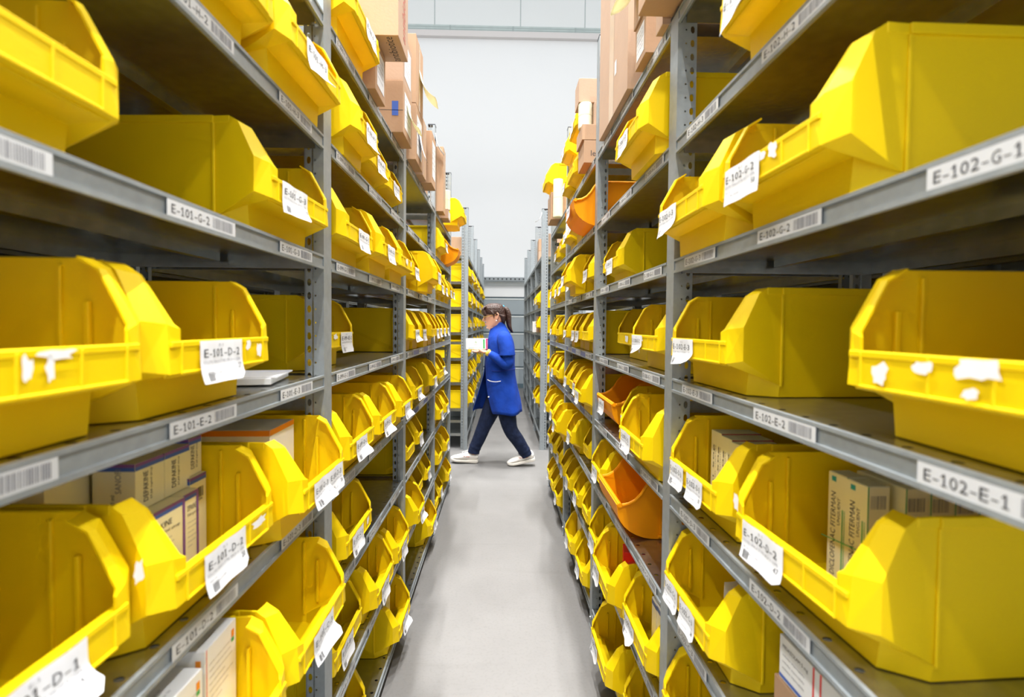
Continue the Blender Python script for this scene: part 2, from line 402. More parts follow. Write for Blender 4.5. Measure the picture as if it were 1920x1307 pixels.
# ------------------------------------------------------------------ bins
_bc = {}
def bin_mesh(w=.312, h=.20, d=.50, col='yellow'):
    key = (round(w, 2), round(h, 3), round(d, 2), col)
    if key in _bc: return _bc[key]
    hw = w / 2; k = h / .2
    def P(u, dw, v): return (-u * (d / .5 if u > .12 else 1), hw - dw, v * k)
    # right-hand half of the shell; dw = inset from half width
    mb = MB(); c = col
    for s in (1, -1):
        q = lambda *pts: mb.quad([(x, s * y, z) for x, y, z in (pts if s == 1 else pts[::-1])], c)
        RT, RB = P(.5, .010, .2), P(.485, .018, 0)
        FT, FD, FB = P(.095, .008, .2), P(.095, .009, .022), P(.095, .012, 0)
        TC, CT, CB = P(.052, .004, .2), P(.020, 0, .128), P(.020, 0, .066)
        TCi, CTi, CSi, CBi = P(.038, .026, .2), P(.004, .026, .124), P(.0, .026, .118), P(0, .026, .060)
        BT, BF = P(.05, .034, .050), P(.05, .040, 0)
        TCm = P(.046, .034, .2); CTm = P(.008, .036, .124)
        LTo = P(0, .036, .10)
        q(RT, RB, FB, FD, FT)
        TR = P(.066, .006, .2); TC = P(.050, .004, .190)
        q(FT, FD, CB, CT, TC, TR)
        q(FD, FB, BF, BT); q(FD, BT, CBi, CB)
        TCi = P(.038, .026, .186); q(TR, TC, TCi, P(.062, .028, .2)); q(P(.062, .028, .2), TCi, P(.040, .034, .186), P(.062, .036, .2))
        q(TC, CT, CTi, TCi); q(CT, CB, CBi, CTi)
        q(CTi, CBi, P(0, .046, .06), P(0, .046, .10), P(.0, .046, .118))
        q(TCi, CTi, P(0, .046, .118), P(.004, .040, .124), P(.040, .034, .186))
    yb = hw - .040; yt = hw - .034; yl = hw - .046
    mb.quad([(-.05, -yb, 0), (-.05, yb, 0), (-.05, yt, .05 * k), (-.05, -yt, .05 * k)], c)
    mb.quad([(-.05, -yt, .05 * k), (-.05, yt, .05 * k), (0, hw - .026, .06 * k), (0, -hw + .026, .06 * k)], c)
    mb.quad([(0, -yl, .06 * k), (0, yl, .06 * k), (0, yl, .10 * k), (0, -yl, .10 * k)], c)
    a = [P(.485, .018, 0), P(.095, .012, 0), P(.05, .040, 0)]
    mb.quad([a[0], (a[0][0], -a[0][1], 0), (a[1][0], -a[1][1], 0), (a[2][0], -a[2][1], 0), a[2], a[1]], c)
    RT, RB = P(.5, .010, .2), P(.485, .018, 0)
    mb.quad([RT, (RT[0], -RT[1], RT[2]), (RB[0], -RB[1], 0), RB], c)
    me = fixn(mb.mesh('bin_body'))
    me = bake(me, [('SOLIDIFY', dict(thickness=.0032, offset=-1)), ('BEVEL', dict(width=.0022, segments=2, limit_method='ANGLE', angle_limit=R(28)))])
    # rims, lip and ribs
    e = MB(); t = .2 * k
    for s in (1, -1):
        def bar(p0, p1, wid, up_, out=0.004):
            x0, y0, z0 = p0; x1, y1, z1 = p1
            y0 *= s; y1 *= s
            o1 = s * out; i1 = -s * wid
            e.add([(x0, y0 + o1, z0 + .001), (x0, y0 + i1, z0 + .001), (x1, y1 + i1, z1 + .001), (x1, y1 + o1, z1 + .001),
                   (x0, y0 + o1, z0 - up_), (x0, y0 + i1, z0 - up_), (x1, y1 + i1, z1 - up_), (x1, y1 + o1, z1 - up_)],
                  [(0, 1, 2, 3), (7, 6, 5, 4), (0, 4, 5, 1), (1, 5, 6, 2), (2, 6, 7, 3), (3, 7, 4, 0)], c)
        bar(P(.5, .010, .2), P(.095, .008, .2), .003, .012); bar(P(.097, .008, .2), P(.066, .006, .2), .003, .012, .001)
        # inside cheek ribs
        yy = s * (hw - .011)
        e.box(-.072, -.066, min(yy, yy - s * .006), max(yy, yy - s * .006), .05 * k, .15 * k, c)
        e.box(-.103, -.098, min(yy, yy - s * .005), max(yy, yy - s * .005), .02 * k, .192 * k, c)
        # outside fold rib
        y2 = s * (hw - .0085); e.box(-.099, -.094, min(y2, y2 + s * .003), max(y2, y2 + s * .003), .02 * k, .188 * k, c)
    yl2 = hw - .028
    e.box(-d, -d + .006, -hw + .008, hw - .008, t - .012, t + .001, c)
    e.box(-.011, .0012, -yl2, yl2, .094 * k, .102 * k, c)          # lip top bead
    e.box(-.011, -.008, -yl2, yl2, .055 * k, .10 * k, c)           # inner face of the lip
    e.box(-.001, .0022, -yl, yl, .0585 * k, .0625 * k, c)
    for y in (-yl, yl - .004, -hw * .12, hw * .30): e.box(-.001, .0018, y, y + .004, .06 * k, .10 * k, c)
    em = bake(e.mesh('rim'), [('BEVEL', dict(width=.001, segments=1, limit_method='ANGLE', angle_limit=R(30)))])
    bm = bmesh.new(); bm.from_mesh(me); bm.from_mesh(em); bm.to_mesh(me); bm.free()
    _bc[key] = me; return me
def round_bin_mesh(w=.312, h=.20, d=.50, col='orange'):
    key = ('r', round(w, 2), round(h, 3), col)
    if key in _bc: return _bc[key]
    hw = w / 2; k = h / .2; mb = MB(); c = col
    # lower outline front lip -> round belly -> base -> rear ; upper outline rear -> concave front
    low = [(0.0, .118), (.004, .100)] + [(.004 + .13 * (1 - math.cos(a)), .100 - .100 * math.sin(a)) for a in [R(x) for x in (12, 24, 36, 48, 60, 72, 82, 90)]] + [(d - .012, 0), (d, .2)]
    upp = [(.145, .2), (.120, .200)] + [(.012 + .108 * (1 - math.sin(R(x))), .118 + .082 * (1 - math.cos(R(x))) ) for x in (10, 25, 40, 55, 70, 82)][::1]
    upp = [(.13, .2), (.112, .196), (.095, .176), (.080, .152), (.062, .133), (.040, .121), (.018, .117)]
    for s in (1, -1):
        pts = [(-u, s * (hw - .004 - .010 * (1 - v / .2)), v * k) for u, v in low + upp]
        # fan from an interior point for a clean fill
        cen = (-.16, s * (hw - .008), .09 * k)
        for i in range(len(pts)):
            a_, b_ = pts[i], pts[(i + 1) % len(pts)]
            mb.quad([cen, a_, b_] if s == 1 else [cen, b_, a_], c)
    for i in range(len(low) - 1):
        (u0, v0), (u1, v1) = low[i], low[i + 1]
        y0 = hw - .004 - .010 * (1 - v0 / .2); y1 = hw - .004 - .010 * (1 - v1 / .2)
        mb.quad([(-u0, -y0, v0 * k), (-u0, y0, v0 * k), (-u1, y1, v1 * k), (-u1, -y1, v1 * k)], c)
    me = fixn(mb.mesh('bin_body'))
    me = bake(me, [('SOLIDIFY', dict(thickness=.004, offset=-1))])
    e = MB()
    rim = [(d, .2)] + upp
    for s in (1, -1):
        for i in range(len(rim) - 1):
            (u0, v0), (u1, v1) = rim[i], rim[i + 1]; y = s * (hw - .004)
            e.cyl((-u0, y, v0 * k), (-u1, y, v1 * k), .0055, .0055, c, 8)
        e.box(-.152, -.146, min(s * (hw - .010), s * (hw - .004)), max(s * (hw - .010), s * (hw - .004)), .02 * k, .19 * k, c)
        e.cyl((-.14, s * (hw - .008), .010 * k), (-d, s * (hw - .008), .010 * k), .006, .006, c, 8)
    e.cyl((-.010, -hw, .117 * k), (-.010, hw, .117 * k), .0075, .0075, c, 10); e.cyl((-d, -hw + .004, .2 * k), (-d, hw - .004, .2 * k), .0055, .0055, c, 8)
    bm = bmesh.new(); bm.from_mesh(me); bm.from_mesh(e.mesh('r')); bm.to_mesh(me); bm.free()
    _bc[key] = me; return me

_pc = {}
def tag_paper(text, style, num='', w=.108, h=.060):
    """printed paper stuck to a bin lip. local: +x out, +y reader's right, z=0 at its top edge"""
    key = (text, style, num, w)
    if key in _pc: return _pc[key]
    rnd = random.Random(text + style)
    bend = {'flat': .002, 'hang': .007, 'curl': .016, 'fold': .011}[style]
    skew = {'flat': 0, 'hang': .05, 'curl': .16, 'fold': -.12}[style]
    def fn(a, c, out=0.0):       # a across 0..w, c down from 0 to -h
        t = max(0, -c / h)
        x = .003 + bend * max(0, t - .45) ** 2 * 3 * (1 + (a / w - .5) * (1.2 if style in ('curl', 'fold') else .2)) + .0012 * math.sin(a * 90) + out
        yy = a - w / 2 + skew * t * t * .03
        zz = c + (.016 * max(0, t - .4) * (a / w) if style == 'curl' else 0)
        return (x, yy, zz)
    mb = MB(); n, mm = 8, 8
    vs = [fn(w * i / n, -h * j / mm) for j in range(mm + 1) for i in range(n + 1)]
    fs = [(j * (n + 1) + i, (j + 1) * (n + 1) + i, (j + 1) * (n + 1) + i + 1, j * (n + 1) + i + 1) for j in range(mm) for i in range(n)]
    # a torn lower corner
    if style != 'flat': fs = fs[:-1] + [tuple(fs[-1][i] for i in (0, 1, 3))]
    mb.add(vs, fs, 'paper'); 
    vs2 = [(x - .0006, y, z) for x, y, z in vs]; mb.add(vs2, [q[::-1] for q in fs], 'paper')
    g = lambda a, c: fn(a, c, .0006)
    if text:
        put_text(mb, text[0:1] + text[1:3], g, w * .42, -.0085, .0035, 'greyink', .012)
        put_text(mb, text, g, .0055, -.0235, .0115, 'ink', w - .016)
        put_text(mb, 'SOLUTIE ORALA 57 MG SIROP X 150ML', g, .004, -.0325, .0042, 'greyink', w - .012)
        for r_ in range(2): put_text(mb, ('Cant  Lot', 'Data 02.2020')[r_], g, .006 + .018 * r_, -.041 - .007 * r_, .0032, 'greyink')
        if num: put_text(mb, num, g, w - .018, -.044, .008, 'ink')
        if not num or rnd.random() < .5: barcode(mb, g, .010, .026, -h + .003, -h + .016, 8, 'ink', rnd)
    _pc[key] = mb.mesh('paper_label'); return _pc[key]
def torn_mesh(seed, w, h):
    key = ('torn', seed, w, h)
    if key in _pc: return _pc[key]
    rnd = random.Random(seed); mb = MB(); pts = []
    n = 14
    for i in range(n):
        a = 2 * PI * i / n; r = rnd.uniform(.5, 1.0)
        pts.append((.0008, w / 2 * r * math.copysign(abs(math.cos(a)) ** .7, math.cos(a)), h / 2 * r * math.copysign(abs(math.sin(a)) ** .7, math.sin(a))))
    for i in range(n): mb.quad([(.0008, 0, 0), pts[i], pts[(i + 1) % n]], 'paper')
    _pc[key] = mb.mesh('torn_sticker'); return _pc[key]

BINCOUNT = {}
def place_bin(side, lv, yc, off=.03, w=.312, yaw=0., col='yellow', kind='std', papers=(), torn=(), H=None, dz=0., h=.20, label=None, group=None, back=False, tiny=False):
    S = -1 if side == 'L' else 1; L = LL if side == 'L' else LR
    H = H or (HL if side == 'L' else HR)
    if back:
        x = S * (L + .57 + .02); rz = 0 if side == 'R' else PI
        x = S * (L + 2 * DEPTH + .07 - off)
        rz = PI if side == 'L' else 0
    else:
        x = S * (L - off); rz = (-R(yaw)) if side == 'L' else PI + R(yaw)
    z = H[lv] + FACE / 2 + .0018 + dz
    root = empty('storage_bin', (x, yc, z), rz)
    tag(root, label, 'storage bin', group)
    me = bin_mesh(w, h, .50, col) if kind == 'std' else round_bin_mesh(w, h, .50, col)
    link('bin_body', me, root)
    for (text, style, pos, num) in papers:
        link('paper_label', tag_paper(text, style, num, *((.086, .056) if len(papers) > 1 else ())), root, (.0015, pos * (w / 2 - .095), .101 * h / .2 if kind == 'std' else .112))
    for (seed, pos, tw, th, tz) in torn:
        link('torn_sticker', torn_mesh(seed, tw, th), root, (.0022, pos, tz))
    return root
LVW = dict(A='bottom', B='second', C='third', D='fourth', E='fifth', G='sixth', H='seventh', I='top')

OW = ['first', 'second', 'third', 'fourth', 'fifth', 'sixth']
BW = ['nearest', 'second', 'third', 'fourth']
def T(n, style='hang', pos=-.5, num=''): return (n, style, pos, num)
# (side, shelf, bay) -> bins from near to far: (y centre, off, width, yaw, options)
CAT = {
 ('L', 'H', 0): [(.738, .04, .312, 0, {}), (1.062, .05, .312, 1, dict(p=[T('E-101-H-3', 'curl', -.3, '35')]))],
 ('L', 'G', 0): [(.439, .003, .312, 0, dict(d='yellow bin with bare empty lip')), (1.040, .022, .312, 2.2, dict(p=[T('E-101-G-3', 'fold', -.75, '100')], d='yellow bin holding two teal boxes'))],
 ('L', 'E', 0): [(.441, .024, .312, -.5, dict(p=[T('E-101-D-1', 'curl', -1.9, '')], t=[(1, .02, .05, .012, .096), (2, -.01, .012, .03, .085), (3, .012, .012, .03, .085)], d='large yellow bin with torn sticker remains')),
                 (.755, .02, .312, 0, dict(p=[T('E-101-D-2', 'hang', -.35, '27')], t=[(4, .028, .02, .03, .088), (5, .055, .018, .018, .09), (6, .09, .02, .03, .082)], d='yellow bin with printed hanging tag'))],
 ('L', 'D', 0): [(.440, .007, .312, 0, dict(p=[T('E-101-D-1', 'curl', .2, '42')], t=[(7, .14, .022, .04, .13)], d='yellow bin, tag folded over')),
                 (.7585, .024, .318, 0, dict(p=[T('E-101-D-2', 'hang', -.4, '20')], t=[(8, .075, .055, .020, .088)], d='yellow bin full of syrup cartons')),
                 (1.0675, .058, .294, 0, dict(p=[T('E-101-D-3', 'curl', -.7, '67'), T('E-101-D-3', 'hang', .95, '28')], d='yellow bin carrying two paper tags'))],
 ('L', 'C', 0): [(.685, .08, .312, 0, dict(d='yellow bin filled with white boxes')), (.998, .08, .312, 0, dict(p=[T('E-101-C-3', 'curl', -.3, '12')], d='empty yellow bin with crumpled tag'))],
 ('R', 'H', 0): [(.745, .045, .312, 0, dict(p=[T('E-102-H-2', 'fold', -.9, '')]))],
 ('R', 'G', 0): [(.737, .036, .312, .8, dict(p=[T('E-102-G-2', 'flat', -.95, '50')], t=[(9, -.02, .09, .02, .092), (10, .03, .03, .028, .09)], d='large yellow bin, flat tag')),
                 (1.058, .05, .312, 0, dict(p=[T('E-102-G-3', 'fold', -.9, '')]))],
 ('R', 'E', 0): [(.456, .007, .312, -.5, dict(t=[(11, .035, .055, .026, .092), (12, -.02, .03, .018, .09), (13, .03, .022, .014, .070), (14, -.075, .03, .03, .078)], d='large yellow bin with torn white patches')),
                 (1.028, .017, .312, 2.2, dict(p=[T('E-102-E-3', 'curl', -.95, '')], d='yellow bin, tag rolled up'))],
 ('R', 'D', 0): [(.700, .014, .312, 2.4, dict(p=[T('E-102-D-2', 'hang', -.75, '47')], t=[(15, -.035, .06, .024, .083), (16, -.125, .022, .04, .12)], d='yellow bin packed with ointment boxes')),
                 (1.062, .012, .312, 0, dict(p=[T('E-102-D-1', 'hang', .55, '30'), T('E-102-D-3', 'hang', -1.15, '')], d='yellow bin holding gel boxes'))],
 ('R', 'C', 0): [(1.060, .02, .312, 0, dict(p=[T('E-102-C-1', 'hang', -1.15, '11'), T('E-102-C-3', 'hang', .45, '38')], d='yellow bin with white paper inside'))],
 ('R', 'B', 0): [(1.052, .022, .312, 0, dict(p=[T('E-102-B-3', 'curl', -.4, '')]))],
 # left rack, second bay
 ('L', 'I', 1): [(1.435, .05, .312, 0, dict(p=[T('E-099-I-1', 'hang', .3)]))],
 ('L', 'H', 1): [(1.435, .055, .24, 0, dict(p=[T('E-099-H-1', 'fold', .1)])), (1.70, .02, .28, 0, dict(p=[T('E-099-H-2', 'fold', .0)])), (2.00, .01, .30, 0, dict(p=[T('E-099-H-3', 'hang', -.2)]))],
 ('L', 'G', 1): [(1.432, .03, .312, 0, dict(p=[T('E-099-G-1', 'hang', .3)], yoff=0)), (1.638 + .10, .05, .29, 0, dict(p=[T('E-099-G-2', 'hang', -.4)])), (2.035, .05, .29, 0, dict(t=[(20, -.03, .05, .03, .085), (21, .06, .03, .03, .085)]))],
 ('L', 'E', 1): [(1.448, -.035, .30, 0, dict(p=[T('E-099-E-1', 'hang', .85)], t=[(22, -.05, .04, .02, .09)]))],
 ('L', 'D', 1): [(1.437, .035, .30, 0, dict(p=[T('E-099-D-1', 'curl', -.5)])), (1.745, .04, .305, 0, dict(p=[T('E-099-D-2', 'curl', -.6)])), (2.045, .05, .28, 0, dict(p=[T('E-099-D-3', 'curl', -.5)]))],
 ('L', 'C', 1): [(1.46, .02, .312, 0, dict(p=[T('E-101-C-1', 'hang', -.6, '24')], t=[(23, .07, .03, .03, .085)]))],
 ('L', 'B', 1): [(1.435, -.005, .312, 0, dict(p=[T('E-099-B-1', 'hang', -.5)])), (1.75, .03, .30, 0, dict(p=[T('E-099-B-2', 'hang', -.5)])), (2.05, .035, .28, 0, dict(p=[T('E-099-B-3', 'hang', -.3)]))],
 ('L', 'A', 1): [(1.465, .0, .312, 0, {}), (2.05, .04, .29, 0, dict(p=[T('E-099-A-3', 'curl', -.2)], d='yellow bin holding white medicine boxes'))],
 # left rack, third bay
 ('L', 'H', 2): [],
 ('L', 'G', 2): [(2.36, .03, .20, 0, dict(p=[T('G1', 'hang', .2)])), (2.60, .11, .25, 0, dict(p=[T('G2', 'flat', -.9)], t=[])), (2.98, .02, .28, 0, {})],
 ('L', 'E', 2): [(2.375, .03, .21, 0, dict(p=[T('E1', 'curl', 0)])), (2.60, .03, .21, 0, dict(p=[T('E2', 'hang', 0)])), (2.83, .05, .22, 0, dict(t=[(24, 0, .05, .05, .05)])), (3.07, .04, .22, 0, dict(p=[T('E3', 'hang', -.6)]))],
 ('L', 'D', 2): [(2.52, .02, .30, 0, dict(p=[T('D1', 'curl', -.3)])), (3.05, .03, .28, 0, dict(p=[T('D2', 'hang', 0)]))],
 ('L', 'C', 2): [(2.40, .0, .26, 0, {}), (2.69, .0, .20, 0, dict(p=[T('C1', 'hang', 0)]))],
 ('L', 'B', 2): [(2.42, .05, .24, 0, dict(p=[T('B1', 'curl', -.2)])), (2.80, -.02, .24, 0, {}), (3.07, -.01, .22, 0, dict(p=[T('B2', 'hang', 0)]))],
 ('L', 'A', 2): [(3.03, .03, .30, 0, dict(p=[T('A1', 'hang', -.3), T('A2', 'hang', .9)], d='yellow bin with red topped cartons'))],
 # left rack, fourth bay
 ('L', 'I', 3): [(3.87, .15, .30, 0, dict(d='yellow bin jutting far out'))],
 ('L', 'H', 3): [(3.44, .05, .29, 0, dict(p=[T('H1', 'hang', 0)])), (3.86, .11, .19, 0, dict(kind='round', col='orange', d='small orange bin jutting out'))],
 ('L', 'G', 3): [(3.40, .03, .22, 0, dict(p=[T('G3', 'hang', 0)])), (3.64, .03, .22, 0, dict(p=[T('G4', 'hang', 0)])), (3.87, .04, .20, 0, dict(p=[T('G5', 'hang', 0)])), (4.09, .04, .20, 0, dict(p=[T('G6', 'hang', 0)]))],
 ('L', 'E', 3): [(3.39, .02, .21, 0, dict(p=[T('E4', 'hang', 0)])), (3.62, .02, .21, 0, dict(p=[T('E5', 'hang', 0)])), (3.86, .02, .21, 0, dict(p=[T('E6', 'hang', 0)]))],
 ('L', 'D', 3): [(3.46, .02, .25, 0, {}), (3.78, .0, .23, 0, dict(p=[T('D3', 'curl', 0)]))],
 ('L', 'C', 3): [(3.40, .03, .24, 0, dict(p=[T('C2', 'hang', 0)])), (3.67, .04, .24, 0, dict(p=[T('C3', 'hang', 0)]))],
 ('L', 'B', 3): [(3.42, .02, .26, 0, {}), (3.80, .03, .30, 0, dict(p=[T('B3', 'hang', 0)]))],
 ('L', 'A', 3): [(3.40, .0, .22, 0, {}), (3.64, .0, .22, 0, dict(p=[T('A3', 'hang', 0)])), (4.05, .02, .28, 0, dict(p=[T('A4', 'hang', 0)]))],
 # right rack, second bay
 ('R', 'H', 1): [(1.435, .07, .312, 0, dict(p=[T('E-100-H-1', 'hang', -.3)]))],
 ('R', 'G', 1): [(1.985, -.01, .31, 0, dict(p=[T('E-100-G-3', 'flat', .2)], t=[(30, -.06, .03, .03, .085)]))],
 ('R', 'E', 1): [(1.465, .0, .312, 0, dict(p=[T('E-100-E-1', 'curl', -.95)], t=[(31, -.02, .08, .02, .09), (32, -.03, .02, .05, .07)])), (1.91, -.06, .312, 0, dict(t=[(33, .03, .06, .03, .08)]))],
 ('R', 'D', 1): [(1.432, .045, .312, 0, dict(p=[T('E-100-D-1', 'hang', -.6)], t=[(34, -.05, .03, .03, .08)])), (1.695, -.01, .20, 0, dict(p=[T('E-100-D-2', 'hang', 0)])), (2.02, -.0, .30, 0, dict(kind='round', col='orange', p=[T('E-100-D-3', 'hang', -.5)], d='orange round-bellied bin'))],
 ('R', 'C', 1): [(1.735, .045, .32, 0, dict(kind='round', col='orange', d='large orange round-bellied bin')), (2.06, .02, .26, 0, dict(p=[T('E-100-C-3', 'hang', -.3)]))],
 ('R', 'B', 1): [(1.432, .025, .312, 0, dict(p=[T('E-100-B-1', 'curl', -.6)], d='yellow bin with blue and white packs')), (1.765, .06, .32, 0, dict(p=[T('E-100-B-2', 'hang', -.7)], t=[(35, -.06, .07, .03, .08)], d='yellow bin holding red boxes')), (2.06, .03, .24, 0, dict(p=[T('E-100-B-3', 'hang', -.3)]))],
 ('R', 'A', 1): [(1.435, .02, .30, 0, {}), (1.775, .06, .32, 0, dict(p=[T('E-100-A-2', 'hang', -.7)], t=[(36, -.06, .07, .03, .08)]))],
 # right rack, third bay
 ('R', 'I', 2): [(2.82, .04, .28, 0, {}), (3.09, .04, .24, 0, dict(p=[T('I1', 'hang', 0)]))],
 ('R', 'H', 2): [(2.40, .10, .312, 0, dict(kind='round', col='orange', p=[T('H2', 'hang', .1)], d='orange bin jutting out')), (2.70, .05, .25, 0, dict(p=[T('H3', 'hang', 0)])), (3.02, .04, .24, 0, dict(p=[T('H4', 'hang', 0)]))],
 ('R', 'G', 2): [(2.34, .02, .22, 0, dict(p=[T('G7', 'hang', 0)])), (2.66, .09, .28, 0, dict(p=[T('G8', 'hang', -.6)])), (2.98, .02, .24, 0, dict(p=[T('G9', 'hang', 0)]))],
 ('R', 'E', 2): [(2.375, .02, .22, 0, {}), (2.60, .02, .22, 0, dict(p=[T('E7', 'hang', -.2)])), (2.81, .01, .19, 0, dict(p=[T('E8', 'hang', 0)])), (3.02, .03, .20, 0, dict(p=[T('E9', 'curl', -.3)]))],
 ('R', 'D', 2): [(2.38, .05, .26, 0, dict(p=[T('D4', 'hang', 0)])), (2.61, .03, .15, 0, dict(kind='round', col='orange', p=[T('D5', 'hang', 0)], d='narrow orange bin')), (2.80, .02, .22, 0, {}), (3.05, .02, .20, 0, dict(p=[T('D6', 'hang', 0)]))],
 ('R', 'C', 2): [(2.42, .0, .20, 0, {}), (2.74, .04, .24, 0, dict(p=[T('C4', 'hang', 0)])), (3.04, .09, .28, 0, dict(p=[T('C5', 'hang', -.4)]))],
 ('R', 'B', 2): [(2.36, .01, .22, 0, {}), (2.60, .02, .23, 0, dict(p=[T('B4', 'hang', -.3)])), (2.86, .03, .23, 0, dict(p=[T('B5', 'hang', -.3)])), (3.10, .03, .20, 0, dict(p=[T('B6', 'hang', 0)]))],
 ('R', 'A', 2): [(2.41, .03, .28, 0, dict(p=[T('A5', 'hang', -.4)])), (2.74, .04, .30, 0, dict(p=[T('A6', 'hang', -.4)], d='yellow bin with wrapped white pack'))],
 # right rack, fourth bay
 ('R', 'I', 3): [],
 ('R', 'H', 3): [(3.40, .02, .22, 0, dict(t=[(40, 0, .06, .03, .08)])), (3.87, .0, .28, 0, dict(p=[T('H5', 'hang', 0)]))],
 ('R', 'G', 3): [(3.41, .02, .22, 0, dict(p=[T('G0', 'hang', 0)])), (3.65, .02, .22, 0, dict(p=[T('GA', 'hang', 0)])), (3.90, .03, .24, 0, dict(p=[T('GB', 'hang', 0)]))],
 ('R', 'E', 3): [(3.61, .01, .22, 0, {}), (3.86, .03, .22, 0, dict(p=[T('EA', 'curl', -.3)]))],
 ('R', 'D', 3): [(3.40, .03, .22, 0, {}), (3.64, .04, .22, 0, dict(p=[T('DA', 'hang', 0)])), (3.90, .04, .22, 0, dict(p=[T('DB', 'hang', 0)]))],
 ('R', 'C', 3): [(3.42, .07, .26, 0, dict(p=[T('CA', 'hang', 0)])), (3.74, .08, .28, 0, dict(p=[T('CB', 'hang', 0)])), (4.04, .04, .24, 0, {})],
 ('R', 'B', 3): [(3.40, .02, .22, 0, dict(p=[T('BA', 'hang', 0)])), (3.68, .03, .24, 0, dict(p=[T('BB', 'hang', 0)])), (3.98, .03, .24, 0, dict(p=[T('BC', 'hang', 0)]))],
 ('R', 'A', 3): [(3.43, .03, .26, 0, dict(p=[T('AA', 'hang', 0)])), (3.71, .03, .24, 0, {}), (3.99, .03, .24, 0, dict(p=[T('AB', 'hang', 0)]))],
}
for (side, lv, k), lst in CAT.items():
    sn = 'left' if side == 'L' else 'right'
    for i, (yc, off, w, yw, o) in enumerate(lst):
        col = o.get('col', 'yellow'); d = o.get('d') or (f'{col} bin with paper tag' if o.get('p') else f'plain {col} bin')
        lab = f'{d}, {OW[i]} along {LVW[lv]} shelf, {BW[k]} bay of {sn} rack'
        ps = [(t if len(t) > 2 else 'E-09' + t, st, ps_, nm_) for (t, st, ps_, nm_) in o.get('p', [])]
        Z_ = ZL if side == 'L' else ZR; hw_ = w / 2 + .5 * abs(math.sin(R(yw))) * .6 + .002
        if k: yc = max(yc, Z_[k] + PW + hw_)
        yc = min(yc, Z_[k + 1] - hw_)
        if i and yc - hw_ < prev: print('BINOVER', side, lv, k, i, round(prev - (yc - hw_), 3))
        prev = yc + hw_
        place_bin(side, lv, yc, off, w, yw, col, o.get('kind', 'std'), ps, o.get('t', []), label=lab, group=f'bins of the {sn} rack')
# bins stacked on top of others on the top shelf of the right rack
place_bin('R', 'I', 2.68, .05, .28, 0, dz=.203, papers=[('E-098', 'hang', 0, '')], label='upper of two stacked yellow bins atop the right rack, beside the carton stack', group='bins of the right rack')
place_bin('R', 'I', 3.06, .05, .26, 0, dz=.203, papers=[('E-098', 'hang', 0, '')], label='tagged yellow bin stacked highest on the right rack, behind a steel post', group='bins of the right rack')
place_bin('R', 'I', 3.73, .11, .30, 0, dz=.203, papers=[], label='yellow bin perched on a brown carton at the far end of right rack top', group='bins of the right rack')
# bins beyond the cross aisle
rf = random.Random(5)
def far_bin(side, lv, y, w, k, i, off, papers):
    S = -1; L0 = LFL if side == 'L' else LFR; L1 = LL if side == 'L' else LR
    sn = 'left' if side == 'L' else 'right'
    place_bin(side, lv, y, off + (L1 - L0), w, 0, papers=papers, H=HF,
              label=f'yellow bin, {OW[i]} along {LVW[lv]} shelf, {(BW + ["fifth"])[k]} bay, {sn} rack beyond cross aisle', group=f'bins of the {sn} rack beyond the cross aisle')
for k in range(5):
    for lv in 'BCDEGH':
        if lv == 'B' and k > 2: continue
        y = FZ[k] + .05 + (.02 if k == 0 else rf.uniform(.02, .1)); i = 0
        while y < FZ[k + 1] - .2 and i < 4:
            w = rf.choice((.20, .22, .28)) if k else (.30 if i == 0 else .22)
            if y + w > FZ[k + 1] - .01: break
            if rf.random() > (.12 if k else .0):
                far_bin('L', lv, y + w / 2, w, k, i, rf.choice((.0, .03, .05)), [('E-0', 'hang', 0, '')] if rf.random() < .75 and k < 3 else [])
                i += 1
            y += w + rf.choice((.01, .02, .06))
for lv in 'BCDEG':
    for i, (y, w) in enumerate(((5.66, .26), (5.99, .24))):
        if lv == 'E' and i == 1: continue
        far_bin('R', lv, y, w, 0, i, .04, [('E-0', 'hang', 0, '')] if lv != 'D' else [])
# backs of the bins standing in the racks behind
for side, lst in (('L', [('G', .45), ('G', .80), ('H', .9), ('E', .42), ('D', .85), ('C', .75), ('E', 1.75), ('G', 1.8), ('D', 1.6)]), ('R', [('H', .55), ('G', .95), ('E', .7), ('D', .5), ('H', 1.7), ('E', 1.6), ('B', .9), ('C', .6)])):
    sn = 'left' if side == 'L' else 'right'
    for lv, y in lst:
        place_bin(side, lv, y, .03, .312, back=True, label=f'yellow bin in rack behind the {sn} rack, back showing, {LVW[lv]} shelf, {"nearest" if y < 1.2 else "second"} bay{" far end" if (side, lv, y) == ("L", "G", .80) else ""}', group=f'bins in the rack behind the {sn} rack')

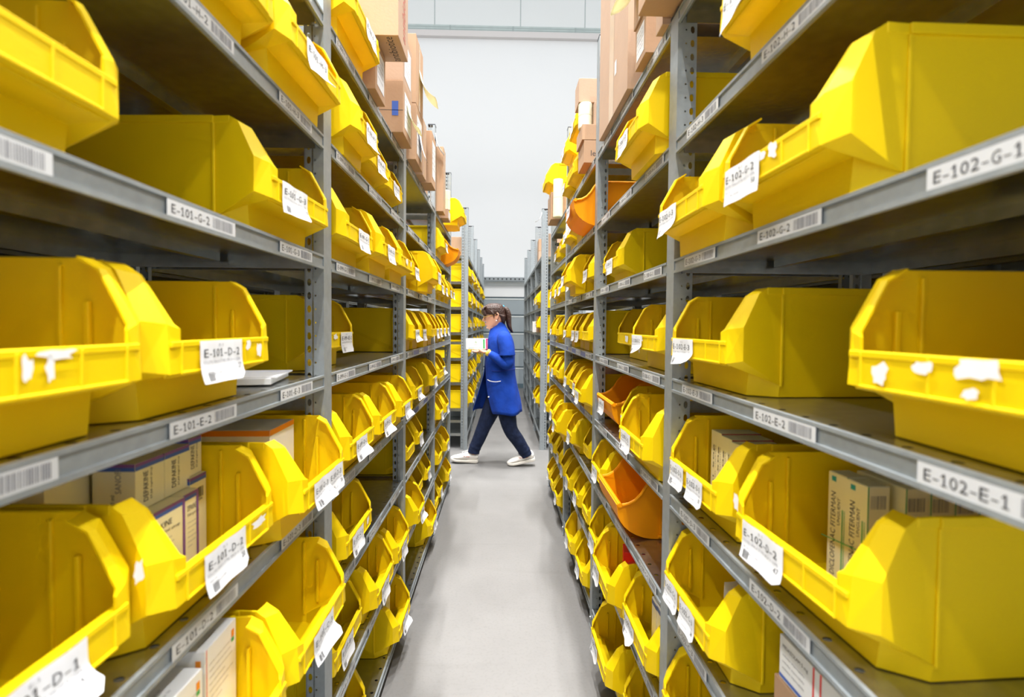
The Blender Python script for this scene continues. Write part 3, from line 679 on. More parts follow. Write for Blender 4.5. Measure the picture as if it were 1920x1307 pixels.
# ------------------------------------------------------------------ cartons and packs
class Face:
    def __init__(s, dx, dy, dz): s.d = (dx, dy, dz)
    def front(s, e=.0004): dx, dy, dz = s.d; return lambda a, c: (dx / 2 + e, -dy / 2 + a, c)
    def near(s, e=.0004): dx, dy, dz = s.d; return lambda a, c: (-dx / 2 + a, -dy / 2 - e, c)       # -y side
    def far(s, e=.0004): dx, dy, dz = s.d; return lambda a, c: (dx / 2 - a, dy / 2 + e, c)          # +y side
    def top(s, e=.0004): dx, dy, dz = s.d; return lambda a, c: (dx / 2 - c, -dy / 2 + a, dz + e)
    def bottom(s, e=.0004): dx, dy, dz = s.d; return lambda a, c: (dx / 2 - c, dy / 2 - a, -e)
def vert(fn, x0, y0): return lambda a, c: fn(x0 - c, y0 + a)
def pack(name, label, cat, side, u, y, z, dims, k, deco=None, yaw=0, group=None, tilt=0, mb=None, L=None):
    S = -1 if side == 'L' else 1; L = L or (LL if side == 'L' else LR)
    dx, dy, dz = dims; mb = mb or MB(); e = .0012
    # slightly bevelled cuboid
    vs = []
    for zz, ins in ((0, e), (e, 0), (dz - e, 0), (dz, e)):
        vs += [(-dx / 2 + ins, -dy / 2 + ins, zz), (dx / 2 - ins, -dy / 2 + ins, zz), (dx / 2 - ins, dy / 2 - ins, zz), (-dx / 2 + ins, dy / 2 - ins, zz)]
    fs = [(3, 2, 1, 0), (12, 13, 14, 15)]
    for j in range(3):
        for i in range(4): fs.append((j * 4 + i, j * 4 + (i + 1) % 4, j * 4 + 4 + (i + 1) % 4, j * 4 + 4 + i))
    mb.add(vs, fs, k)
    if deco: deco(mb, Face(*dims), dims)
    o = link(name, mb.mesh(name), None, (S * (L + u), y, z), (0, R(tilt), (0 if side == 'L' else PI) + R(yaw)))
    tag(o, label, cat, group); return o
def deck(side, lv, H=None): return (H or (HL if side == 'L' else HR))[lv] + FACE / 2 + .004

# syrup cartons in the left bin (printed cream boxes with blue and maroon bands)
def dep(kind):
    def f(mb, F, d):
        dx, dy, dz = d
        for fn, w in ((F.front(), dy), (F.near(), dx)):
            put_rect(mb, fn, 0, w, dz - .011, dz - .005, 'blue'); put_rect(mb, fn, 0, w, dz - .005, dz, 'purple')
        put_rect(mb, F.top(), 0, dy, 0, dx, 'cream')
        fn = F.front(.0006); 
        if kind == 0:
            v = vert(fn, dy * .42, .012); put_text(mb, 'DEPAKINE', v, 0, 0, .010, 'ink', dz * .62)
            put_text(mb, '57,64 mg/ml sirop', v, 0, -.010, .0055, 'ink', dz * .66)
            v = vert(F.near(.0006), dx - .02, .03); put_text(mb, 'SANOFI', v, 0, 0, .009, 'greyink', .036)
            put_text(mb, '150 ml', vert(F.near(.0006), dx - .03, .006), 0, 0, .006, 'ink')
        elif kind == 1:
            put_rect(mb, fn, 0, .006, 0, dz, 'blue'); put_rect(mb, fn, dy - .006, dy, 0, dz, 'purple')
            put_text(mb, 'DEPAKINE', fn, .012, dz - .030, .009, 'ink', dy * .55); put_text(mb, '57,64 mg/ml sirop', fn, .012, dz - .041, .0065, 'ink', dy * .74)
            for i in range(6): put_text(mb, 'acid valproic valproat de sodiu flacon', fn, .012, dz - .052 - i * .008, .0035, 'greyink', dy * (.55, .6, .42, .58, .5, .3)[i])
        else:
            barcode(mb, fn, .008, dy - .008, dz - .040, dz - .022, 16, 'ink'); put_text(mb, '5944702206', fn, .010, dz - .046, .004, 'ink', dy - .022)
    return f
zd = deck('L', 'D')
gp = 'syrup cartons in the left rack bin'
pack('medicine_box', 'cream syrup carton with blue edge stripes at front of left bin, horizontal printing', 'box', 'L', .115, .757, zd, (.07, .098, .138), 'cream', dep(1), 0, gp)
pack('medicine_box', 'slim cream carton showing blue and maroon edges beside the printed syrup carton', 'box', 'L', .120, .829, zd, (.07, .042, .138), 'cream', dep(1), 0, gp)
pack('medicine_box', 'cream carton with a barcode facing the aisle in the left bin', 'box', 'L', .135, .8745, zd, (.07, .046, .153), 'cream', dep(2), 0, gp)
for i, (u, y, z0, w_) in enumerate(((.135, .762, zd + .139, .062), (.135, .826, zd + .139, .062), (.137, .8765, zd + .154, .036))):
    pack('medicine_box', ('syrup carton stacked on top with lettering running upward, nearest of three', 'syrup carton stacked on top with lettering running upward, middle of three', 'narrow carton stacked on top, farthest of three in left bin')[i],
         'box', 'L', u, y, z0, (.062, w_, .074 if i < 2 else .066), 'cream', dep(0), 0, gp)
for i, (u, y) in enumerate(((.235, .70), (.235, .785), (.235, .863))):
    pack('medicine_box', ('cream carton with dark top at the near rear of the left syrup bin', 'cream carton at the middle rear of the left syrup bin', 'cream carton at the far rear of the left syrup bin')[i], 'box', 'L', u, y, zd, (.12, .072, .212), 'cream', dep(0), 0, gp)
# orange striped boxes in the third bin of that shelf
def ostripe(mb, F, d):
    dx, dy, dz = d
    for fn, w in ((F.front(), dy), (F.near(), dx)):
        put_rect(mb, fn, 0, w, dz - .012, dz, 'orangeprint')
        for i in range(5): put_text(mb, 'comprimate filmate 500', fn, .008, dz * .6 - i * .012, .005, 'greyink', w * .7)
    barcode(mb, F.front(.0006), dy - .03, dy - .008, .02, .06, 9, 'ink')
pack('medicine_box', 'cream box with orange top stripe standing in the bin with two tags', 'box', 'L', .130, 1.095, zd, (.16, .13, .198), 'white', ostripe, 2)
pack('medicine_box', 'low orange striped box at the back of the bin with two tags', 'box', 'L', .29, 1.06, zd, (.13, .20, .195), 'cream', ostripe, -3)
# teal boxes
def teal(mb, F, d):
    dx, dy, dz = d
    put_rect(mb, F.near(), 0, dx, .02, dz - .02, 'teal'); put_rect(mb, F.front(), 0, dy * .6, .03, dz - .03, 'teal')
    put_text(mb, 'imex', vert(F.front(.0006), dy * .9, dz * .45), 0, 0, .012, 'blue', dz * .35)
zg = deck('L', 'G')
pack('medicine_box', 'white box with teal panel poking up from the left bin, nearer of two', 'box', 'L', .085, 1.005, zg + .02, (.045, .050, .135), 'white', teal, 8, 'teal boxes in a left bin')
pack('medicine_box', 'slim teal and white box in the left bin, farther of two', 'box', 'L', .080, 1.075, zg + .02, (.04, .032, .118), 'white', teal, -6, 'teal boxes in a left bin')
# white boxes in lower left bin
def whitep(mb, F, d):
    dx, dy, dz = d
    for fn, w in ((F.near(), dx), (F.front(), dy), ):
        for i in range(7): put_text(mb, 'compozitie un comprimat contine excipienti lactoza', fn, .010, dz - .030 - i * .0105, .0038, 'greyink', w * (.8, .7, .75, .5, .78, .6, .4)[i])
        put_rect(mb, fn, w - .014, w - .006, dz - .026, dz - .014, 'orangeprint'); put_rect(mb, fn, w - .014, w - .006, dz - .034, dz - .027, 'green')
    put_rect(mb, F.front(.0005), .003, .0045, .0, dz, 'red')
    for i in range(3): put_text(mb, 'Metoprolol tartrat 50', F.top(), .01, .012 + i * .014, .005, 'greyink', dy * .5)
zc = deck('L', 'C')
gw = 'white medicine boxes in a lower left bin'
pack('medicine_box', 'white medicine box standing tallest in lower left bin, against its far wall', 'box', 'L', .066, .775, zc, (.12, .088, .205), 'white', whitep, 1, gw)
pack('medicine_box', 'white medicine box at the near front of the lower left bin', 'box', 'L', .064, .666, zc, (.12, .112, .190), 'white', whitep, -2, gw)
pack('medicine_box', 'white medicine box at the rear of the lower left bin', 'box', 'L', .21, .70, zc, (.12, .12, .195), 'white', whitep, 4, gw)
# small packs on the bottom shelf
za = deck('L', 'A')
def redtop(mb, F, d):
    dx, dy, dz = d
    for fn, w in ((F.near(), dx), (F.front(), dy)):
        for i in range(4): put_text(mb, 'solutie injectabila', fn, w * .1, dz * .7 - i * .012, .004, 'greyink', w * .7)
    put_rect(mb, F.top(), dy * .3, dy * .7, dx * .3, dx * .7, 'red')
ga = 'small medicine boxes in a bottom shelf bin'
for i, (u, y, dz_, k, yw) in enumerate(((.075, 1.99, .13, 'white', 5), (.075, 2.09, .165, 'white', -5), (.16, 2.00, .13, 'card2', 0), (.16, 2.10, .17, 'white', 3))):
    pack('medicine_box', ('long white box, nearest the aisle in the bottom shelf bin', 'upright white box beside the long one in the bottom shelf bin', 'beige box behind the white boxes on the bottom left shelf', 'white box with red mark at the back of the bottom shelf bin')[i], 'box', 'L', u, y, za, (.07, .085 if i != 1 else .05, dz_), k, redtop, yw, ga)
def redend(mb, F, d):
    dx, dy, dz = d; put_rect(mb, F.near(), dx * .75, dx, 0, dz, 'red'); put_rect(mb, F.front(), 0, dy, dz * .5, dz, 'red')
pack('medicine_box', 'white carton with red end in bottom bin of third left bay', 'box', 'L', .10, 3.02, za, (.12, .2, .15), 'white', redend)
# paper pad lying on the left shelf
b = MB(); b.box(-.10, .10, -.085, .085, 0, .012, 'paper'); b.box(-.09, .11, -.075, .08, .012, .015, 'paper')
o = link('paper_pad', b.mesh('paper_pad'), None, (-.58, 1.06, deck('L', 'E')), (0, 0, R(12))); tag(o, 'white paper pad lying flat on left shelf beside the post', 'paper')

# gel boxes, ointment boxes (right rack)
zr = deck('R', 'D')
def gel(mb, F, d):
    dx, dy, dz = d; fn = F.front()
    for j, t in enumerate(('Gel 50g', 'pentru uz cutanat')):
        put_text(mb, t, vert(fn, dy * (.62 + .3 * j), .012), 0, 0, (.007, .004)[j], 'ink', dz * .75)
    fn = F.far(); put_text(mb, 'Gel', vert(fn, dx * .45, .03), 0, 0, .018, 'purple', dz * .3); put_rect(mb, fn, 0, dx, dz - .008, dz, 'brownprint')
for i in range(6):
    pack('gel_box', f'slim cream gel box, {OW[i]} from the near end of the row in right bin', 'box', 'R', .108 + .003 * i, .985 + i * .031, zr, (.09, .029, .176 - .002 * (i % 2)), 'cream', gel, 0, 'gel boxes in a right rack bin')
def diclo(mb, F, d):
    dx, dy, dz = d
    fn = F.front()
    v = vert(fn, dy * .42, .016)
    put_rect(mb, fn, dy * .18, dy * .42, .006, .013, 'red'); put_text(mb, 'DICLOFENAC FITERMAN', v, 0, 0, dy * .26, 'ink', dz * .74)
    put_text(mb, 'UNGUENT', vert(fn, dy * .66, dz * .55), 0, 0, dy * .15, 'ink', dz * .24)
    put_rect(mb, fn, dy * .76, dy * .82, .01, dz * .7, 'green'); put_rect(mb, fn, dy * .88, dy * .91, .01, dz * .7, 'green')
    put_rect(mb, fn, dy * .18, dy * .42, dz - .014, dz - .006, 'teal')
    barcode(mb, F.far(), dx * .15, dx * .85, dz - .034, dz - .014, 10, 'greyink'); put_rect(mb, F.far(), 0, dx * .05, 0, dz, 'green')
for i in range(2):
    pack('ointment_box', ('ointment box with its lettered narrow face to the aisle, nearer of the two', 'ointment box with its lettered narrow face to the aisle, farther of the two')[i], 'box', 'R', .135, .730 + i * .043, zr, (.034, .041, .183), 'cream', diclo, 2, 'ointment boxes in a right rack bin')
def diclo_end(mb, F, d):
    dx, dy, dz = d; fn = F.far()
    barcode(mb, fn, dx * .12, dx * .85, dz - .034, dz - .014, 10, 'greyink'); put_rect(mb, fn, 0, dx * .05, 0, dz, 'green')
    for j in range(5): put_text(mb, 'Compozitie 1 g unguent contine', vert(fn, dx * .3 + j * .006, dz * .38), 0, 0, .0032, 'greyink', dz * .36)
for i in range(5):
    pack('ointment_box', f'cream ointment box showing a barcode end, {OW[i]} behind the lettered pair in right bin', 'box', 'R', .184 + i * .037, .747, zr, (.0355, .095, .183 - .001 * i), 'cream', diclo_end, 2, 'ointment boxes in a right rack bin')
# elastic band round the ointment boxes is thin wire
b = MB(); b.cyl((-.001, -.05, 0), (-.001, .045, -.012), .0008, .0008, 'green', 5)
o = link('rubber_band', b.mesh('rubber_band'), None, (LR + .113, .755, zr + .085)); tag(o, 'thin green rubber band stretched across the ointment boxes', 'band')
# white sheet in lower right bin
b = MB(); n = 8
b.add([(.0015 * math.sin(i * .9), i * .011, 0) for i in range(n + 1)] + [(.006 * math.sin(i * .6), i * .0105 + .004, .14) for i in range(n + 1)], [(i, i + 1, n + 2 + i, n + 1 + i) for i in range(n)], 'paper')
me = bake(b.mesh('paper_sheet'), [('SOLIDIFY', dict(thickness=.0006))])
o = link('paper_sheet', me, None, (LR + .055, 1.03, deck('R', 'C') + .01), (0, 0, R(-70))); tag(o, 'white paper sheet standing inside lower right bin', 'paper')
# brown carton with a white strapped pack on top
def brown(mb, F, d):
    dx, dy, dz = d
    put_rect(mb, F.far(), dx * .44, dx * .56, 0, dz, 'tape'); put_rect(mb, F.front(), dy * .45, dy * .55, 0, dz, 'tape')
pack('cardboard_carton', 'brown carton on the right shelf, lying below a white strapped pack', 'carton', 'R', .20, .720, deck('R', 'C') - .001, (.30, .20, .105), 'card', brown)
def strapped(mb, F, d):
    dx, dy, dz = d
    for fn, w in ((F.far(), dx), (F.front(), dy)):
        for x in (.52, .62): put_rect(mb, fn, w * x, w * x + .004, 0, dz, 'red')
        put_text(mb, 'MIDAZOLAM 5 mg', fn, w * .05, dz * .72, .008, 'ink', w * .4)
        for i in range(3): put_text(mb, 'solutie injectabila', fn, w * .05, dz * .55 - i * .011, .005, 'greyink', w * .35)
        put_rect(mb, fn, 0, w, .003, .009, 'blue')
pack('medicine_pack', 'white pack with red straps on the brown carton, right rack', 'box', 'R', .19, .735, deck('R', 'C') + .105, (.27, .16, .075), 'white', strapped, 2)
# red boxes, blue packs
zb = deck('R', 'B')
def redb(mb, F, d): put_rect(mb, F.top(), d[1] * .2, d[1] * .5, d[0] * .2, d[0] * .8, 'orangeprint'); put_text(mb, 'Forte', F.far(), .01, .02, .012, 'white')
for i, (u, y, dz_, yw) in enumerate(((.075, 1.73, .135, 25), (.085, 1.83, .15, -12), (.30, 1.70, .17, 8))):
    pack('medicine_box', ('red box tilted at the front of the bin, right rack second shelf', 'red box behind the tilted red one in the same bin', 'red box at the rear of the right rack bin')[i], 'box', 'R', u, y, zb + .002, (.08, .075, dz_), 'red', redb, yw, 'red boxes in a right rack bin')
def blueb(mb, F, d):
    dx, dy, dz = d
    put_rect(mb, F.far(), 0, dx, dz - .02, dz - .006, 'blue'); put_rect(mb, F.front(), 0, dy, dz - .02, dz - .006, 'blue'); put_rect(mb, F.far(), 0, dx, dz * .45, dz * .5, 'orangeprint')
    for i in range(4): put_text(mb, 'capsule moi', F.far(), .01, dz * .4 - i * .012, .006, 'greyink', dx * .7)
for i in range(3):
    pack('medicine_box', f'white and blue box, {("nearest", "middle", "farthest")[i]} of three upright in lower right bin', 'box', 'R', .10, 1.36 + i * .048, zb, (.11, .044, .175 - .004 * i), 'white', blueb, 0, 'blue striped boxes in a right rack bin')
# wrapped pack in bottom bin of third right bay
def wrap(mb, F, d):
    for i in range(6): put_text(mb, 'ser fiziologic 10 x 5 ml', F.far(), .012, d[2] * .85 - i * .014, .006, 'ink', d[0] * .8)
pack('wrapped_pack', 'pinkish white wrapped pack standing in the bottom right bin', 'pack', 'R', .09, 2.76, deck('R', 'A'), (.12, .14, .20), 'white', wrap, 0)

# ---- cartons on the top shelves
def carton(label, side, x_in, x_out, y0, y1, z0, z1, k='card', deco=None, yaw=0, L=None, group='brown cartons on the rack tops'):
    """x_in/x_out: |X| of the aisle face and of the rear face"""
    L0 = LL if side == 'L' else LR; dx = x_out - x_in
    return pack('cardboard_carton', label, 'carton', side, (x_in + x_out) / 2 - L0, (y0 + y1) / 2, z0, (dx, y1 - y0, z1 - z0), k, deco, yaw, group)
def c_tape(mb, F, d):
    dx, dy, dz = d
    put_rect(mb, F.front(), dy * .42, dy * .58, 0, dz, 'tape'); put_rect(mb, F.near(), dx * .45, dx * .55, 0, dz, 'tape'); put_rect(mb, F.far(), dx * .45, dx * .55, 0, dz, 'tape')
def c_plainlab(mb, F, d):
    dx, dy, dz = d; put_rect(mb, F.front(.0008), dy * .15, dy * .85, dz * .15, dz * .85, 'paper')
    for i in range(5): put_text(mb, 'Lot 0219 Exp 2022', F.front(.0012), dy * .2, dz * .7 - i * dz * .1, dz * .05, 'greyink', dy * .55)
def c_anti(mb, F, d):
    dx, dy, dz = d
    put_text(mb, 'antibiotice', vert(F.front(), dy * .72, .03), 0, 0, dy * .34, 'brownprint', dz * .62)
    pass
    put_text(mb, 'antibiotice', F.bottom(), .008, .022, .028, 'ink', dy * .9)
def c_logo(mb, F, d):
    dx, dy, dz = d; c_plainlab(mb, F, d)
    put_rect(mb, F.near(.0008), dx * .86, dx * .94, dz * .32, dz * .60, 'blue'); put_text(mb, 'fragil', F.near(), dx * .45, dz * .3, dz * .2, 'greyink', dx * .25)
    put_rect(mb, F.near(.0008), dx * .45, dx, dz * .42, dz * .43, 'ink')
TI_L = deck('L', 'I') - .002; TI_R = deck('R', 'I') - .002
carton('narrow brown carton with white label below the overhanging antibiotics carton', 'L', .408, .62, 1.602, 1.735, TI_L, 2.320, 'card', c_plainlab)
carton('big brown carton printed with red lettering, overhanging the left rack top', 'L', .335, .72, 1.600, 1.760, 2.322, 2.66, 'card2', c_anti)
carton('brown carton with blue logo and white label, lower of two on left rack', 'L', .390, .70, 1.955, 2.14, TI_L, 2.355, 'card', c_logo)
carton('brown carton with white label, stacked above the blue logo carton', 'L', .392, .70, 1.96, 2.15, 2.357, 2.56, 'card2', c_plainlab)
carton('tall brown carton high on left rack, upper one beside the yellow curled note', 'L', .395, .75, 2.27, 2.47, 2.41, 2.72, 'card', c_tape)
carton('brown carton on left rack top under the tall upper carton', 'L', .395, .75, 2.27, 2.46, TI_L, 2.408, 'card', c_plainlab)
carton('narrow brown carton leaning on left rack top past the tall stack', 'L', .40, .72, 2.50, 2.62, TI_L, 2.44, 'card2', c_tape)
carton('brown carton overhanging left rack before the paper tube notes', 'L', .375, .70, 2.64, 2.80, TI_L, 2.43, 'card', c_plainlab)
carton('tall thin brown carton behind the third post of left rack', 'L', .39, .72, 3.29, 3.42, TI_L, 2.58, 'card', c_tape)
carton('short white and brown carton under the cream rolls, left rack top', 'L', .38, .66, 3.50, 3.66, TI_L, 2.221, 'card2', c_plainlab)
carton('small brown carton on right rack top just past the first post', 'R', .41, .60, 1.275, 1.33, TI_R, 2.31, 'card2', None)
carton('brown carton with taped seam, lower of two overhanging the right rack', 'R', .405, .60, 1.405, 1.515, TI_R, 2.300, 'card', c_plainlab)
carton('brown carton, upper of two overhanging the right rack near its post', 'R', .400, .62, 1.400, 1.52, 2.302, 2.46, 'card', c_tape)
carton('wide brown carton above the first right post, only its underside showing', 'R', .345, .70, 1.10, 1.268, 2.192, 2.42, 'card', c_tape)
def c_flat(mb, F, d):
    dx, dy, dz = d; put_rect(mb, F.front(), dy * .40, dy * .56, 0, dz, 'tape'); put_rect(mb, F.front(.0008), dy * .60, dy * .66, dz * .22, dz * .30, 'paper')
carton('very tall pale carton standing upright on the right rack top', 'R', .408, .62, 1.62, 2.08, TI_R, 2.78, 'card2', c_flat)
def c_lea(mb, F, d):
    dx, dy, dz = d; put_text(mb, 'le', F.far(), dx * .12, dz * .3, dz * .25, 'ink'); put_text(mb, 'a', F.far(), dx * .30, dz * .25, dz * .5, 'red')
carton('brown carton with red letter, lowest of the stack on right rack', 'R', .39, .66, 2.35, 2.525, TI_R, 2.285, 'card', c_lea)
carton('plain brown carton, second lowest of the stack on right rack', 'R', .38, .66, 2.35, 2.525, 2.287, 2.36, 'card', None)
carton('brown carton behind the cream rolls on right rack stack', 'R', .44, .66, 2.37, 2.525, 2.362, 2.475, 'card2', None)
carton('brown carton on the very top of right rack stack', 'R', .37, .64, 2.40, 2.525, 2.485, 2.60, 'card2', None)
carton('tall narrow brown carton at the far end of right rack top', 'R', .36, .60, 3.60, 3.84, TI_R, 2.375, 'card', c_tape)
carton('brown carton on top shelf beyond the cross aisle on the left, nearest', 'L', .40, .70, 5.62, 5.92, 2.18, 2.40, 'card', None)
carton('brown carton on top shelf beyond the cross aisle on the left, middle', 'L', .40, .70, 7.62, 7.95, 2.18, 2.42, 'card', None)
carton('brown carton on top shelf beyond the cross aisle on the left, farthest', 'L', .40, .70, 8.7, 8.95, 2.18, 2.40, 'card2', None)
carton('lower brown carton on top shelf beyond the cross aisle on right', 'R', .47, .75, 6.2, 6.40, 2.18, 2.34, 'card2', None)
carton('upper brown carton on top shelf beyond the cross aisle on right', 'R', .47, .75, 6.2, 6.40, 2.342, 2.49, 'card', None)
carton('pale carton on top shelf beyond the cross aisle, next to right end post', 'R', .50, .78, 5.56, 5.76, 2.18, 2.44, 'card2', None)
pack('white_carton', 'white carton overhanging the fifth shelf beyond the cross aisle, right side', 'carton', 'R', .03, 5.99, HF['E'] + FACE / 2 + .001, (.14, .12, .13), 'white')
pack('cardboard_carton', 'brown carton beside the white one beyond the cross aisle, right side', 'carton', 'R', .06, 5.865, HF['E'] + FACE / 2 + .001, (.12, .10, .19), 'card')
# cream label rolls
def roll(label, side, x, y, z, h, r=.042, two=True):
    S = -1 if side == 'L' else 1; mb = MB(); n = 22
    rings = []
    prof = [(0, r * .96), (.004, r), (h * .49, r), (h * .495, r * .965), (h * .505, r * .965), (h * .51, r), (h - .004, r), (h, r * .96), (h, r * .45), (h - .02, r * .42)]
    for z_, rr in prof: rings.append([(rr * math.cos(2 * PI * i / n), rr * math.sin(2 * PI * i / n), z_) for i in range(n)])
    mb.loft(rings, 'roll'); o = link('label_roll', mb.mesh('label_roll'), None, (S * x, y, z)); tag(o, label, 'roll', 'cream label rolls on the racks'); return o
roll('pair of cream label rolls standing among cartons on right rack', 'R', .405, 2.42, 2.362, .121, .034)
roll('cream label rolls standing before the orange bin, left rack top', 'L', .405, 3.56, 2.222, .14, .034)
roll('cream label roll on the far brown carton of right rack', 'R', .305 + .10, 3.55, 2.18, .27, .035)
# yellow and white notes hanging off the cartons
def note(label, loc, rz, w, h, curl, k, name='hanging_note'):
    mb = MB(); n = 10; rows = []
    for j in range(n + 1):
        t = j / n; a = curl * t
        rr = h / max(curl, .01)
        rows.append([(rr * (1 - math.cos(a)) + .002 * math.sin(i), w * (i / 5 - .5) + .01 * t, -rr * math.sin(a)) for i in range(6)])
    mb.loft(rows, k, closed=False, caps=False)
    me = bake(mb.mesh(name), [('SOLIDIFY', dict(thickness=.0006))], True)
    o = link(name, me, None, loc, (0, 0, rz)); tag(o, label, 'note'); return o
note('yellow curled note hanging from the high left cartons against the wall', (-.394, 2.42, 2.60), 0, .13, .15, 1.1, 'yelpaper')
note('yellow curled note drooping from the blue logo carton', (-.389, 2.08, 2.30), 0, .10, .11, .9, 'yelpaper')
note('white sheet hanging beneath the drooping yellow note', (-.394, 2.38, 2.34), 0, .09, .16, .4, 'paper')
note('white printed sheet hanging at the top of the third left post', (-.434, 3.24, 2.64), 0, .05, .14, .8, 'paper')
note('pale yellow rolled paper hanging off the right upper carton', (.399, 1.47, 2.44), PI, .10, .13, 1.3, 'yelpaper')
note('white paper with blue emblem stuck to an orange bin, right rack', (.360, 2.70, 1.96), PI, .10, .09, .3, 'paper')
note('crumpled clear wrapping at the top of the far right post', (.447, 5.49, 2.66), PI, .05, .14, 1.2, 'paper')

# ------------------------------------------------------------------ the woman crossing the aisle
YC = 4.87
def tube(mb, path, radii, k, n=14, sub=4, flat=1.0):
    """smooth tapering tube through the path (Catmull-Rom)"""
    P_ = [Vector(p) for p in path]; pts = []; rs = []
    Q = [P_[0] * 2 - P_[1]] + P_ + [P_[-1] * 2 - P_[-2]]; RR = [radii[0]] + list(radii) + [radii[-1]]
    for i in range(1, len(Q) - 2):
        for j in range(sub):
            t = j / sub; a, b_, c_, d_ = Q[i - 1], Q[i], Q[i + 1], Q[i + 2]
            pts.append(.5 * ((2 * b_) + (c_ - a) * t + (2 * a - 5 * b_ + 4 * c_ - d_) * t * t + (-a + 3 * b_ - 3 * c_ + d_) * t ** 3))
            rs.append(RR[i] * (1 - t) + RR[i + 1] * t)
    pts.append(P_[-1]); rs.append(radii[-1]); rings = []
    ref = Vector((0, 1, 0))
    for i, p in enumerate(pts):
        d = (pts[min(i + 1, len(pts) - 1)] - pts[max(i - 1, 0)]).normalized()
        a = (ref - d * ref.dot(d)).normalized(); c = d.cross(a)
        rings.append([p + a * math.cos(2 * PI * q / n) * rs[i] + c * math.sin(2 * PI * q / n) * rs[i] * flat for q in range(n)])
    mb.loft(rings, k)
def ell_rings(rows, n=28, cy=YC, pw=1.0):
    out = []
    for z, xf, xb, hw in rows:
        cx = (xf + xb) / 2; a = (xb - xf) / 2
        out.append([(cx + a * math.copysign(abs(math.cos(2 * PI * i / n)) ** pw, math.cos(2 * PI * i / n)), cy + hw * math.sin(2 * PI * i / n), z) for i in range(n)])
    return out
person = empty('person', (0.02, YC, 0)); tag(person, 'woman in royal blue work coat and dark jeans walking across the aisle carrying a box', 'person')
inv = Matrix.Translation((-0.02, -YC, 0))
def wpart(name, me, smooth=True, parent=None):
    me.transform(inv)
    if smooth: me.polygons.foreach_set('use_smooth', [True] * len(me.polygons))
    o = link(name, me, parent or person); return o
# body: torso, head, arms, hands and legs merged into one continuous surface
b = MB()
b.loft(ell_rings([(0.6785, -0.0949, 0.1600, .15), (0.7692, -0.1168, 0.1593, .16), (0.9184, -0.1127, 0.1263, .135), (1.0784, -0.1245, 0.1198, .14), (1.2117, -0.1149, 0.1135, .16), (1.2917, -0.0890, 0.0969, .15), (1.3343, -0.0680, 0.0594, .09)]), 'skin')
tube(b, [(0.0012, YC, 1.3024), (-0.0205, YC, 1.3662), (-0.0475, YC, 1.4300)], [.062, .054, .052], 'skin')
b.loft(ell_rings([(1.3551, -0.1134, -0.0682, .018), (1.3685, -0.1294, -0.0365, .036), (1.3924, -0.1397, -0.0101, .052), (1.4191, -0.1441, 0.0110, .061),
    (1.4458, -0.1496, 0.0267, .066), (1.4724, -0.1530, 0.0318, .070), (1.4938, -0.1553, 0.0369, .071), (1.5204, -0.1661, 0.0394, .073), (1.5524, -0.1643, 0.0365, .072), (1.5791, -0.1469, 0.0204, .062), (1.6004, -0.1126, -0.0117, .038), (1.6079, -0.0808, -0.0436, .012)]), 'skin')
# nose, lips ridge, brow, chin, ears
tube(b, [(-0.1517, YC, 1.5014), (-0.1636, YC, 1.4720), (-0.1741, YC, 1.4474), (-0.1565, YC, 1.4368)], [.007, .009, .0115, .009], 'skin', 10)
for sy in (-1, 1): tube(b, [(-0.1613, YC + sy * .009, 1.4432), (-0.1485, YC + sy * .011, 1.4422)], [.007, .006], 'skin', 8)
tube(b, [(-0.1473, YC - .018, 1.4134), (-0.1542, YC, 1.4155), (-0.1473, YC + .018, 1.4134)], [.004, .0065, .004], 'skin', 8)
tube(b, [(-0.1440, YC - .015, 1.4006), (-0.1504, YC, 1.4017), (-0.1440, YC + .015, 1.4006)], [.004, .0065, .004], 'skin', 8)
tube(b, [(-0.1268, YC - .012, 1.3730), (-0.1342, YC, 1.3741), (-0.1268, YC + .012, 1.3730)], [.010, .012, .010], 'skin', 8)
for sy in (-1, 1):
    tube(b, [(-0.0371, YC + sy * .068, 1.4541), (-0.0267, YC + sy * .076, 1.4835), (-0.0269, YC + sy * .078, 1.5102), (-0.0456, YC + sy * .074, 1.5180), (-0.0491, YC + sy * .070, 1.4940)], [.007, .007, .007, .006, .005], 'skin', 8)
    tube(b, [(-0.1437, YC + sy * .012, 1.5068), (-0.1438, YC + sy * .030, 1.5116), (-0.1278, YC + sy * .05, 1.5068)], [.006, .008, .006], 'skin', 8)
# arms
ARM = {}
ARM[-1] = [(0.0333, YC - .165, 1.2706), (0.0609, YC - .20, 1.1427), (0.0724, YC - .205, 1.0202), (-0.0183, YC - .195, 1.0729), (-0.1303, YC - .165, 1.1415)]
ARM[1] = [(0.0227, YC + .165, 1.2758), (0.0397, YC + .20, 1.1319), (0.0407, YC + .20, 1.0093), (-0.0447, YC + .16, 1.0621), (-0.1249, YC + .10, 1.1256)]
for s in (-1, 1): tube(b, ARM[s], [.052, .046, .040, .036, .026], 'skin')
